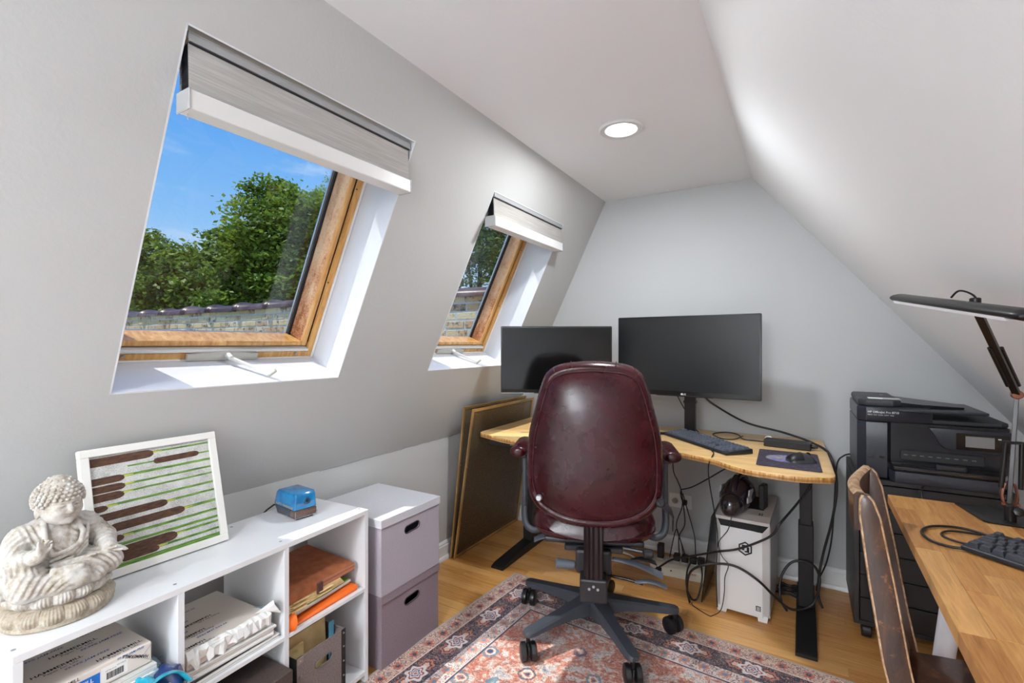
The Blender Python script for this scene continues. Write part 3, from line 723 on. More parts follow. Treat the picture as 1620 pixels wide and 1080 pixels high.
def holed(g, w_, h_, hole, x0, x1, M=None, dip=0):
    """panel in the yz plane (thickness x0..x1) with a hand hole"""
    hl = stadium(*hole); cx, cy = hole[0], hole[1]
    def out(p):
        dx, dy = p[0]-cx, p[1]-cy; ts = []
        if dx > 1e-9: ts.append((w_-cx)/dx)
        if dx < -1e-9: ts.append((0-cx)/dx)
        if dy > 1e-9: ts.append((h_-cy)/dy)
        if dy < -1e-9: ts.append((0-cy)/dy)
        t_ = min(ts); return (cx+dx*t_, cy+dy*t_)
    # add corner directions
    import bisect
    ang = sorted(set([round(math.atan2(p[1]-cy, p[0]-cx), 5) for p in hl]+[round(math.atan2(b-cy, a-cx), 5) for a, b in ((0, 0), (w_, 0), (w_, h_), (0, h_))]))
    def inn(a):
        c, s = math.cos(a), math.sin(a); best = None
        for p, q in zip(hl, hl[1:]+hl[:1]):
            d = (q[0]-p[0], q[1]-p[1]); den = c*d[1]-s*d[0]
            if abs(den) < 1e-12: continue
            px_, py_ = p[0]-cx, p[1]-cy
            t_ = (px_*d[1]-py_*d[0])/den; u_ = (px_*s-py_*c)/den
            if t_ > 0 and -1e-6 <= u_ <= 1+1e-6 and (best is None or t_ < best): best = t_
        return (cx+c*best, cy+s*best)
    I = [inn(a) for a in ang]; O = [out((cx+math.cos(a), cy+math.sin(a))) for a in ang]
    ring_ = lambda P, x: [(x, p[0], p[1]) for p in P]
    g.loft([ring_(I, x0), ring_(O, x0), ring_(O, x1), ring_(I, x1), ring_(I, x0)], cap=False, M=M)
t = thing('storage_bin', 'grey riveted magazine bin with manila envelopes in lower right shelf compartment', 'storage bin', sh(.008, .640, .0465), R(SHR))
bw, bh, bd = .195, .215, .29
g = G(); holed(g, bw, bh, (bw*.52, bh*.72, .070, .026), -.003, 0); g.obj('front', 'bin_grey', t)
g = G(); g.box(-bd, -.003, 0, .003, 0, bh*.98); g.obj('side', 'bin_black', t)
g = G(); g.box(-bd, -.003, bw-.003, bw, 0, bh*.98); g.obj('side', 'bin_grey', t)
g = G(); g.box(-bd, -bd+.003, .003, bw-.003, 0, bh); g.obj('back', 'bin_black', t)
g = G(); g.box(-bd, -.003, .003, bw-.003, 0, .003); g.obj('floor_panel', 'bin_black', t)
g = G(); g.tube([(.0008, a, b) for a, b in stadium(bw*.52, bh*.72, .070, .026, 6)], .0016, 6, True); g.obj('handle_rim', 'rivet', t, 60)
g = G(); g.box(-.001, .0012, bw-.018, bw, .0, bh, .0008, 1); g.obj('corner_strip', 'bin_black', t)
for y, z_ in ((bw-.009, bh-.014), (bw-.009, bh-.06), (bw-.009, bh-.11), (bw-.009, bh-.16), (.012, bh-.012), (.012, bh-.06)):
    g = G(); g.ball((.0012, y, z_), .0035, 8); g.obj('rivet', 'rivet', t, 60)
g = G(); g.box(-.004, .0016, 0, .022, bh-.02, bh+.001, .0008, 1); g.obj('metal_corner', 'rivet', t)
for k, (x, y0, y1, h) in enumerate([(-.05, .010, .165, .255), (-.09, .008, .14, .235), (-.03, .006, .06, .232)]):
    g = G(); g.box(-.008, 0, 0, y1-y0, 0, h-.01, .001, 1); tag(g.obj('envelope', 'manila', None, None, sh(.008+x, .640+y0, .0505), (0, R(-4), R(SHR))), ['tall manila envelope standing in the grey bin', 'manila envelope at the back of the grey bin', 'short manila envelope at the front corner of the grey bin'][k], 'envelope', 'envelopes in the bin')
g = G(); g.box(-.006, 0, 0, .02, 0, .228, .001, 1); tag(g.obj('card_folder', 'blue_card', None, None, sh(-.040, .640+.168, .0505), (0, 0, R(SHR))), 'light blue folder edge in the grey bin', 'folder')
# dark brown box, lower middle
mat('brown_box', lambda n: n.ramp(n.noise(n.co(), 180, 2), [(.3, C(62, 52, 48)), (.7, C(80, 68, 62))]), .6)
t = thing('storage_box', 'dark brown lidded box in lower middle shelf compartment', 'storage box', sh(.045, .328, .0465), R(SHR))
g = G(); g.box(-.26, 0, .004, .262, 0, .195, .002, 1); g.obj('body', 'brown_box', t)
g = G(); g.box(-.264, .004, 0, .266, .185, .226, .003, 2); g.obj('lid', 'brown_box', t)
# ------------------------------------------------------------------ two fabric boxes
def linen(name, a, b):
    mat(name, lambda n: n.mix(n.noise(n.scl(n.co(), (160, 160, 420)), 1.2, 3)*1.0, a, b), .85, bump=lambda n: n.noise(n.scl(n.co(), (300, 300, 900)), 1.2, 2), bstr=.15, bdist=.001)
linen('linen_light', C(150, 142, 152), C(192, 184, 192)); linen('linen_lid', C(186, 186, 192), C(212, 212, 216)); linen('linen_dark', C(104, 90, 98), C(160, 144, 152))
mat('box_inside', C(24, 22, 24), .8); mat('hole_rim', C(60, 54, 56), .4, .3)
def fabric_box(loc, rz, w_, d_, h_, lid_h, m, ml, label):
    t = thing('fabric_box', label, 'storage box', loc, rz)
    g = G(); hole = (w_*.5, (h_-lid_h)*.82, .088, .030, 6, R(3)); holed(g, w_, h_-lid_h*.4, hole, -.004, 0); fr = g.obj('front', m, t)
    g = G(); g.tube([(.0005, a, b) for a, b in stadium(*hole)], .0018, 6, True); g.obj('handle_rim', 'hole_rim', fr, 60)
    g = G(); g.box(-d_, -.0042, 0, .004, 0, h_-lid_h*.4); g.obj('side', m, t)
    g = G(); g.box(-d_, -.0042, w_-.004, w_, 0, h_-lid_h*.4); g.obj('side', m, t)
    g = G(); g.box(-d_, -d_+.004, .0042, w_-.0042, 0, h_-lid_h*.4); g.obj('back', m, t)
    g = G(); g.box(-d_+.004, -.0042, .0042, w_-.0042, 0, .004); g.obj('base', 'box_inside', t)
    g = G(); g.box(-d_-.003, .005, -.005, w_+.005, h_-.008, h_, .002, 1); g.box(.0006, .005, -.005, w_+.005, h_-lid_h, h_-.006, .001, 1); g.box(-d_-.003, .003, -.005, -.0006, h_-lid_h, h_-.006, .001, 1); g.box(-d_-.003, .003, w_+.0006, w_+.005, h_-lid_h, h_-.006, .001, 1)
    g.obj('lid', ml, t)
fabric_box((-1.372, 1.310, 0), R(0.5), .335, .375, .285, .032, 'linen_dark', 'linen_dark', 'dark grey fabric box with hand hole, bottom of the two')
fabric_box((-1.367, 1.304, .286), R(.2), .338, .375, .294, .033, 'linen_light', 'linen_lid', 'light grey fabric box with hand hole, on top of the darker box')

# ------------------------------------------------------------------ pencil sharpener
mat('blue_translucent', lambda n: n.ramp(n.noise(n.co(), 22, 3), [(.3, C(12, 96, 150)), (.7, C(34, 138, 196))]), .18, coat=.5); mat('charcoal_plastic', C(62, 66, 76), .4); mat('shavings', lambda n: n.ramp(n.vor(n.co(), 260), [(.1, C(44, 34, 30)), (.5, C(112, 84, 70)), (.9, C(70, 54, 46))]), .35, coat=.6)
mat('black_plastic', C(20, 20, 22), .42); mat('clear_plastic', C(214, 220, 226), .08, trans=.7); mat('gold_ink', C(190, 170, 110), .5)
t = thing('pencil_sharpener', 'blue translucent electric pencil sharpener on the white shelf', 'pencil sharpener', (-1.500, 1.030, HS), R(-6))
sw, sdp = .088, .150
def ringxz(x, w0, w1, z0, z1): return [(x, w0, z0), (x, sw-w0, z0), (x, sw-w1, z1), (x, w1, z1)]
def body(z0, z1f, z1b, w0, w1):
    return None
g = G(); g.loft([ringxz(-.002, .003, .009, .034, .082), ringxz(-.010, .002, .007, .034, .092), ringxz(-.12, .002, .007, .034, .090), ringxz(-.140, .003, .010, .034, .078), ringxz(-.150, .006, .014, .036, .060)])
bmesh.ops.bevel(g.bm, geom=list(g.bm.edges), offset=.003, segments=2, profile=.5, affect='EDGES'); g.obj('cover', 'blue_translucent', t, 40)
g = G(); g.loft([ringxz(-.030, .010, .002, .006, .034), ringxz(-.13, .008, .002, .004, .034), ringxz(-.148, .014, .006, .010, .036)]); g.obj('base', 'charcoal_plastic', t, 30)
g = G(); g.box(-.034, .0, .004, sw-.004, .008, .0335, .003, 2); tr_ = g.obj('shavings_tray', 'shavings', t, 30)
g = G(); g.tube([(.001, .004, .032), (.001, .004, .008), (.001, sw-.004, .008), (.001, sw-.004, .02)], .0012, 6); g.obj('tray_lip', 'clear_plastic', tr_)
g = G(); g.box(-.07, -.008, .012, sw-.012, 0, .008, .002, 1); g.obj('foot', 'black_plastic', t)
g = G(); g.lathe([(.0048, .004), (.0048, 0), (.0105, 0), (.0115, .002), (.0105, .004)], 20, M=T(-.003, sw*.55, .060)@RY(90), cap=False); g.obj('pencil_port', 'charcoal_plastic', t, 40)
g = G(); g.cyl((-.004, sw*.55, .060), (.0005, sw*.55, .060), .005, .005, 14); g.obj('port_hole', 'box_inside', t)
text('side_print', 'X-ACTO  POWERHOUSE', .0105, 'gold_ink', t, T(-.128, .0012, .042)@RX(85), 'LEFT', .15, .015)
g = G(); g.tube(spline([(-1.652, 1.085, HS+.018), (-1.672, 1.08, HS+.016), (-1.690, 1.07, HS+.010), (-1.697, 1.03, HS-.03), (-1.699, 1.0, .45), (-1.70, .92, .38), (-1.71, .88, .2)], 6), .0032, 8); tag(g.obj('cable', 'black_plastic', None, 60), 'black power cord behind the blue pencil sharpener', 'cable')

# ------------------------------------------------------------------ framed cattail picture
mat('frame_white', C(236, 234, 228), .45)
mat('art_ground', lambda n: n.ramp(n.noise(n.co(), 620, 3, .75)*.75+n.noise(n.co(), 25, 2)*.25, [(.36, C(120, 118, 112)), (.46, C(186, 186, 182)), (.60, C(222, 222, 220))]), .6)
mat('cattail_brown', lambda n: n.ramp(n.noise(n.scl(n.co(), (1, 3, 1)), 60, 4), [(.3, C(58, 36, 26)), (.6, C(88, 58, 38)), (.85, C(120, 84, 52))]), .7)
mat('stem_green', lambda n: n.ramp(n.noise(n.scl(n.co(), (.3, 4, 1)), 90, 2), [(.35, C(58, 98, 36)), (.6, C(116, 158, 62)), (.8, C(150, 184, 90))]), .6)
mat('stem_yellow', C(190, 190, 70), .6)
lean = Vector((-.085, 0, .331)).normalized()
root = thing('framed_picture', 'square white framed picture of brown cattails leaning on the wall', 'picture')
nz_ = Vector((0, 1, 0)).cross(lean)
root.matrix_world = Matrix(((0, lean.x, nz_.x, -1.536), (1, lean.y, nz_.y, .4875), (0, lean.z, nz_.z, HS+.003), (0, 0, 0, 1)))
PW = .340; FB = .021
for a, b, c, dd in ((0, PW, 0, FB), (0, PW, PW-FB, PW), (0, FB, FB, PW-FB), (PW-FB, PW, FB, PW-FB)):
    g = G(); g.box(a, b, c, dd, -.016, .006, .0015, 1); g.obj('frame_rail', 'frame_white', root)
g = G(); g.box(FB, PW-FB, FB, PW-FB, -.012, -.002); art = g.obj('print', 'art_ground', root)
A_ = PW-2*FB
def au(u, v): return (FB+u*A_, FB+v*A_)
heads = [(.945, 0, .50, .075), (.870, .49, .90, .055), (.775, 0, .25, .062), (.700, 0, .25, .062), (.628, 0, .235, .068), (.535, 0, .105, .055), (.455, 0, .57, .068), (.350, .10, .71, .072), (.250, 0, .20, .058), (.130, .08, .62, .088), (.065, .16, .46, .055)]
stems = [(.962, .48, 1, .010), (.870, .28, 1, .008), (.790, .24, 1, .013), (.712, .24, 1, .011), (.645, .22, 1, .010), (.552, .10, 1, .012), (.470, .55, 1, .012), (.362, 0, 1, .014), (.268, .19, 1, .013), (.195, 0, 1, .014), (.148, .6, 1, .012), (.078, .44, 1, .012), (.016, 0, 1, .02), (.345, 0, .12, .01)]
for v, u0, u1, th in stems:
    th *= 1.75
    g = G(); g.raw([(*au(u0, v-th/2), -.0019), (*au(u1, v-th/2+.004), -.0019), (*au(u1, v+th/2+.004), -.0019), (*au(u0, v+th/2), -.0019)], [(0, 1, 2, 3)]); g.obj('stem', 'stem_green', art)
for v, u0, u1, th in heads:
    pts = []
    for k in range(9): a = R(-90+180*k/8); pts.append(au(min(u1-th*.9+th*.9*math.cos(a), .998), v+.012*(u1-u0)+th/2*math.sin(a)))
    if u0 > .01:
        for k in range(9): a = R(90+180*k/8); pts.append(au(u0+th*.6+th*.6*math.cos(a), v+th/2*math.sin(a)))
    else: pts += [au(.002, v+th/2), au(.002, v-th/2)]
    g = G(); g.poly([(*p, -.0016) for p in pts]); g.obj('cattail', 'cattail_brown', art)
    if u1 < .88:
        g = G(); g.raw([(*au(u1-.005, v+.004), -.0015), (*au(u1+.07, v+.012), -.0015), (*au(u1+.07, v+.018), -.0015), (*au(u1-.005, v+.022), -.0015)], [(0, 1, 2, 3)]); g.obj('stem_tip', 'stem_yellow', art)

# ------------------------------------------------------------------ stone buddha
def smin(a, b, k):
    h = np.clip(.5+.5*(b-a)/k, 0, 1); return b*(1-h)+a*h-k*h*(1-h)
def surface_nets(f, o, h):
    s = f < 0; nx, ny, nz = f.shape
    c = np.zeros((nx-1, ny-1, nz-1), np.int8)
    cs = [(i, j, k) for i in (0, 1) for j in (0, 1) for k in (0, 1)]
    for i, j, k in cs: c += s[i:nx-1+i, j:ny-1+j, k:nz-1+k]
    idx = np.argwhere((c > 0) & (c < 8)); M_ = len(idx)
    acc = np.zeros((M_, 3)); cnt = np.zeros(M_)
    F_ = {q: f[idx[:, 0]+q[0], idx[:, 1]+q[1], idx[:, 2]+q[2]] for q in cs}
    for q in cs:
        for ax in range(3):
            if q[ax]: continue
            r = list(q); r[ax] = 1; r = tuple(r); a, b = F_[q], F_[r]; m_ = (a < 0) != (b < 0)
            t_ = np.where(m_, a/(a-b+1e-20), 0); p = np.tile(np.array(q, float), (M_, 1)); p[:, ax] = t_
            acc[m_] += p[m_]; cnt[m_] += 1
    V_ = (idx+acc/cnt[:, None])*h+np.array(o)
    ids = -np.ones(c.shape, int); ids[tuple(idx.T)] = np.arange(M_)
    faces = []
    for ax in range(3):
        u, v = [(1, 2), (2, 0), (0, 1)][ax]
        sl0 = [slice(None)]*3; sl1 = [slice(None)]*3; sl0[ax] = slice(0, -1); sl1[ax] = slice(1, None)
        e = np.argwhere(s[tuple(sl0)] != s[tuple(sl1)])
        ok = (e[:, u] > 0) & (e[:, v] > 0) & (e[:, u] < f.shape[u]-1) & (e[:, v] < f.shape[v]-1); e = e[ok]
        def at(du, dv):
            q = e.copy(); q[:, u] += du; q[:, v] += dv; return ids[tuple(q.T)]
        A, B, C_, D = at(-1, -1), at(0, -1), at(0, 0), at(-1, 0)
        ins = s[tuple(e.T)]; Q = np.stack([A, B, C_, D], 1); Q[~ins] = Q[~ins][:, ::-1]; faces.append(Q[(Q >= 0).all(1)])
    return V_, np.concatenate(faces)
class SDF:
    def __init__(s, lo, hi, h):
        ax = [np.arange(a, b+h, h) for a, b in zip(lo, hi)]; s.X, s.Y, s.Z = np.meshgrid(*ax, indexing='ij'); s.o = lo; s.h = h; s.f = np.full(s.X.shape, 1.0)
    def ell(s, c, r):
        k = np.sqrt(((s.X-c[0])/r[0])**2+((s.Y-c[1])/r[1])**2+((s.Z-c[2])/r[2])**2); return (k-1)*min(r)
    def cap(s, a, b, r0, r1=None):
        r1 = r0 if r1 is None else r1; a = np.array(a); d_ = np.array(b)-a; L2 = (d_*d_).sum()
        t_ = np.clip(((s.X-a[0])*d_[0]+(s.Y-a[1])*d_[1]+(s.Z-a[2])*d_[2])/L2, 0, 1)
        return np.sqrt((s.X-a[0]-t_*d_[0])**2+(s.Y-a[1]-t_*d_[1])**2+(s.Z-a[2]-t_*d_[2])**2)-(r0+(r1-r0)*t_)
    def u(s, q, k=.008): s.f = smin(s.f, q, k); return s
    def sub(s, q, k=.004): s.f = -smin(-s.f, q, k); return s
    def mesh(s, name):
        v, f = surface_nets(s.f, s.o, s.h); me = bpy.data.meshes.new(name); me.from_pydata(v.tolist(), [], f.tolist()); return me
def stone(n):
    v = n.co(); a = n.noise(v, 26, 5, .65); b = n.noise(v, 90, 4, .7)
    return n.ramp(a*.65+b*.4, [(.34, C(128, 114, 98)), (.46, C(174, 164, 150)), (.56, C(198, 193, 186)), (.75, C(214, 211, 206))])
mat('stone', stone, .75, bump=lambda n: n.noise(n.co(), 160, 4), bstr=.25, bdist=.002)
def stone2(n):
    v = n.co(); a = n.noise(v, 24, 5, .65); b = n.noise(v, 120, 4, .7)
    return n.ramp(a*.6+b*.42, [(.34, C(112, 98, 80)), (.48, C(164, 150, 130)), (.62, C(188, 179, 165)), (.78, C(204, 198, 188))])
mat('stone_base', stone2, .8, bump=lambda n: n.noise(n.co(), 160, 4), bstr=.25, bdist=.002)
BS = 1.0
t = thing('buddha_statue', 'weathered stone seated buddha statue on a lotus base, right hand raised', 'statue', (-1.462, .408, HS), R(4))
s = SDF((-.10, -.122, .040), (.115, .128, .315), .0021)
# torso
s.u(s.ell((-.020, 0, .098), (.050, .068, .062)), .01); s.u(s.ell((-.020, 0, .150), (.042, .064, .050)), .02)
s.u(s.cap((-.026, -.060, .176), (-.026, .060, .176), .028), .015); s.u(s.cap((-.030, -.03, .19), (-.030, .03, .19), .02), .012)
torso = s.f.copy()
# robe folds on torso: arcs falling from the statue's left shoulder
ph = np.sqrt((s.Y-.075)**2+((s.Z-.215)*1.0)**2)
bare = np.clip((.034-np.abs(s.Y+.004))/.012, 0, 1)*np.clip((s.Z-.132-.35*np.abs(s.Y))/.01, 0, 1)*np.clip((s.X-.0)/.01, 0, 1)
s.f = s.f+np.sin(ph*520)*.0019*(1-bare)*np.clip((s.Z-.07)/.02, 0, 1)*np.clip((.205-s.Z)/.01, 0, 1)+bare*.004
# legs
L = np.full(s.X.shape, 1.0)
for a, b, r0, r1 in [((-.015, -.035, .078), (.045, -.082, .070), .036, .034), ((-.015, .035, .078), (.040, .086, .074), .036, .034), ((.045, -.084, .066), (.080, .010, .066), .030, .022), ((.040, .088, .072), (.074, -.012, .080), .030, .021), ((.06, -.03, .058), (.06, .05, .058), .026, .026)]:
    L = smin(L, s.cap(a, b, r0, r1), .010)
pl = np.sqrt((s.X-.09)**2+(s.Y*1.0)**2+(s.Z-.03)**2)
L = L+np.sin(pl*480+s.Y*40)*.0017*np.clip((np.abs(s.Y)-.012)/.02, 0, 1)*np.clip((s.Z-.05)/.01, 0, 1)
s.u(L, .006); s.u(s.cap((.066, -.035, .096), (.084, .012, .098), .010, .008), .005)      # foot
# arms with sleeves
for pts in ([((-.026, -.070, .170), .028), ((-.004, -.098, .118), .027), ((.052, -.062, .142), .017)], [((-.026, .070, .170), .028), ((-.006, .100, .122), .027), ((.046, .088, .112), .018)]):
    A = np.full(s.X.shape, 1.0)
    for (p, r0), (q, r1) in zip(pts, pts[1:]): A = smin(A, s.cap(p, q, r0, r1), .008)
    pa = np.sqrt((s.X-pts[2][0][0])**2+(s.Y-pts[2][0][1])**2+(s.Z-pts[2][0][2])**2)
    A = A+np.sin(pa*560)*.0016*np.clip((pa-.012)/.01, 0, 1); s.u(A, .007)
# hanging right sleeve
S_ = smin(s.cap((.020, -.088, .125), (-.005, -.102, .055), .022, .020), s.cap((-.01, -.10, .11), (-.05, -.085, .045), .022, .022), .012)
S_ = S_+np.sin(s.Y*420+s.X*360)*.0018; s.u(S_, .006)
s.u(s.cap((.026, -.09, .135), (.045, -.072, .085), .014, .018)+np.sin(s.Y*520)*.0014, .006)
# collars
for path, r in [([(-.012, -.026, .203), (.010, -.034, .188), (.024, -.036, .160), (.032, -.028, .128)], .0062), ([(-.012, .026, .203), (.008, .036, .188), (.022, .042, .165), (.032, .032, .142), (.036, .004, .128), (.034, -.024, .126)], .0058)]:
    for a, b in zip(path, path[1:]): s.u(s.cap(a, b, r), .003)
for dz_, rr2 in ((.0, .0045), (-.011, .004), (-.022, .004)):
    path = [(.006, .058, .175+dz_), (.028, .046, .148+dz_), (.038, .012, .120+dz_), (.034, -.03, .113+dz_)]
    for a, b in zip(path, path[1:]): s.u(s.cap(a, b, rr2), .003)
s.u(s.cap((.040, -.02, .098), (.064, .05, .108), .009, .004), .005)   # lap drape
s.u(s.cap((-.016, 0, .188), (-.010, 0, .212), .0195, .018), .006)
# hands
def hand(p, ux, uy, uz, k=1.0, curl=(0, 0, 0, 0)):
    p = np.array(p); ux, uy, uz = [np.array(q, float)/np.linalg.norm(q) for q in (ux, uy, uz)]
    W_ = lambda a, b, c: tuple(p+(ux*a+uy*b+uz*c)*k)                       # a along fingers, b across, c palm normal
    for b in (-.008, -.0027, .0027, .008): s.u(s.cap(W_(-.004, b*.8, 0), W_(.014, b, 0), .0052), .003)
    for b, Lf, cu in zip((-.0085, -.003, .003, .0085), (.019, .023, .022, .017), curl):
        k1 = W_(.014, b, 0); k2 = W_(.014+Lf*.55, b*1.12, cu*.35); k3 = W_(.014+Lf*(1-.5*abs(cu)*40), b*1.2, cu)
        s.u(s.cap(k1, k2, .0037, .0034), .0012); s.u(s.cap(k2, k3, .0034, .0027), .0012)
    s.u(s.cap(W_(.0, -.009, .002), W_(.010, -.0155, .006), .0042, .0036), .002); s.u(s.cap(W_(.010, -.0155, .006), W_(.019, -.0135, .010), .0034, .0028), .001)
hand((.060, -.058, .150), (.18, .05, 1), (.25, -1, 0), (1, .25, -.1), 1.0, (.012, .010, .002, .0))
hand((.060, .090, .110), (1, .55, -.12), (-.5, 1, .0), (0.1, .1, 1), 1.05, (.003, .0, -.002, -.006))
bmesh_me = s.mesh('body'); bmesh_me.transform(Matrix(((.95, 0, 0, 0), (0, .86, 0, 0), (0, 0, .87, .0335), (0, 0, 0, 1)))); body_ = link('body', bmesh_me, 'stone', t, 75)
HM = T(-.009, 0, .204)@RY(8)@RZ(7)@Matrix.Scale(1.13, 4)@T(.004, 0, -.200)
s = SDF((-.052, -.050, .196), (.050, .050, .302), .00125)
s.u(s.cap((-.016, 0, .188), (-.006, 0, .216), .0195, .018), .006)
hd = s.ell((.000, 0, .244), (.034, .0325, .040)); hd = smin(hd, s.ell((.008, 0, .222), (.023, .023, .020)), .012); hd = smin(hd, s.ell((.004, 0, .232), (.030, .029, .026)), .01)
s.u(hd, .004)
s.u(s.cap((.0325, 0, .250), (.038, 0, .2335), .0026, .0042), .004); s.u(s.cap((.035, -.0045, .2325), (.035, .0045, .2325), .0024), .003)
for sy in (-1, 1):
    s.sub(s.ell((.0345, sy*.0135, .2465), (.0065, .0085, .0050)), .004)
    s.u(s.cap((.0325, sy*.005, .2525), (.024, sy*.022, .253), .0022, .0018), .004)                # brow
    s.u(s.ell((.0285, sy*.0125, .2455), (.0050, .0075, .0036)), .0025)                            # lid
    s.sub(s.cap((.0345, sy*.007, .2425), (.0280, sy*.019, .2438), .0019), .0008)                   # closed eye line
    s.u(s.ell((.024, sy*.015, .234), (.009, .009, .009)), .008)                                    # cheek
    s.u(s.ell((-.004, sy*.0345, .236), (.0075, .0042, .019)), .003); s.sub(s.ell((.001, sy*.038, .238), (.004, .003, .012)), .002)
s.u(s.cap((.0312, -.0065, .2235), (.0312, .0065, .2235), .0021), .0018); s.u(s.cap((.0308, -.0052, .2188), (.0308, .0052, .2188), .0024), .002); s.sub(s.cap((.0345, -.0075, .2213), (.0345, .0075, .2213), .0013), .0008)
s.u(s.ell((.026, 0, .2105), (.008, .0095, .0065)), .006)
# hair cap and crown bump
s.u(np.maximum(s.ell((-.006, 0, .252), (.0375, .0370, .0375)), -(s.Z-.232-(s.X+.01)*.62)), .002); s.u(s.ell((-.008, 0, .284), (.019, .019, .012)), .006)
hm_ = s.mesh('head'); hm_.transform(HM); link('head', hm_, 'stone', t, 75)
# curls
g = G()
for ring_i, (zz, rr3, n_c) in enumerate([(.238, .0385, 24), (.2445, .0400, 26), (.251, .0405, 27), (.2575, .0398, 26), (.264, .0378, 24), (.270, .0345, 22), (.2758, .0295, 18), (.281, .0238, 14)]):
    for k in range(n_c):
        a = 2*PI*(k+.5*(ring_i % 2))/n_c; x, y = math.cos(a)*rr3*.98-.007, math.sin(a)*rr3*.96
        if zz < .2325+(x+.008)*.60: continue
        g.ball((x, y, zz), .0041, 6, sc=(1, 1, .9))
for k in range(10): a = 2*PI*k/10; g.ball((-.008+math.cos(a)*.0165, math.sin(a)*.0165, .2885), .004, 6)
bmesh.ops.transform(g.bm, matrix=HM, verts=g.bm.verts); cu_ = g.obj('hair_curls', 'stone', t, 60); cu_['kind'] = 'stuff'
# lotus base
g = G()
def oval(a, b, z, n=40): return [(a*math.cos(2*PI*i/n)-.0, b*math.sin(2*PI*i/n), z) for i in range(n)]
g.loft([oval(.086, .094, 0), oval(.090, .098, .004), oval(.088, .096, .018), oval(.076, .082, .038), oval(.072, .078, .044), oval(.076, .084, .056), oval(.074, .080, .074), oval(.06, .07, .082)]); base_ = g.obj('lotus_base', 'stone_base', t, 40)
def petal_mesh(w_, h_, dp, ribs):
    vs, fs = [], []; nu, nv = 30, 9
    for j in range(nv+1):
        for i in range(nu+1):
            u_ = -1+2*i/nu; v_ = j/nv
            env = math.sqrt(max(0, 1-u_*u_)); prof = math.sin(PI*min(1, max(0, v_)))**.6
            rib = .0011*math.cos(u_*ribs*PI)*prof*env
            vs.append((dp*prof*(.25+.75*env)+rib, u_*w_/2*(.55+.45*math.sin(PI*(.15+.75*v_))), h_*(v_)-.001))
    for j in range(nv):
        for i in range(nu): a = j*(nu+1)+i; fs.append((a, a+1, a+nu+2, a+nu+1))
    me = bpy.data.meshes.new('petal'); me.from_pydata(vs, [], fs); return me
pm1 = petal_mesh(.046, .040, .020, 7); pm2 = petal_mesh(.040, .036, .019, 6)
for k in range(14):
    a = 2*PI*k/14; x, y = .078*math.cos(a), .084*math.sin(a); link('petal', pm1, 'stone_base', base_, 70, (x, y, .003), (0, R(-8), math.atan2(y*.8, x*1.1)))
for k in range(14):
    a = 2*PI*(k+.5)/14; x, y = .066*math.cos(a), .072*math.sin(a); link('petal', pm2, 'stone', base_, 70, (x, y, .043), (0, R(10), math.atan2(y*.8, x*1.1)))
g = G(); g.loft([[(-.03+r*.55*math.cos(2*PI*i/16)+dx_, -.076+r*.42*math.sin(2*PI*i/16), z)for i in range(16)] for r, z, dx_ in ((.052, 0, -.01), (.050, .02, -.008), (.042, .06, 0), (.03, .10, .01))]); g.obj('robe_hem', 'stone_base', t, 60)
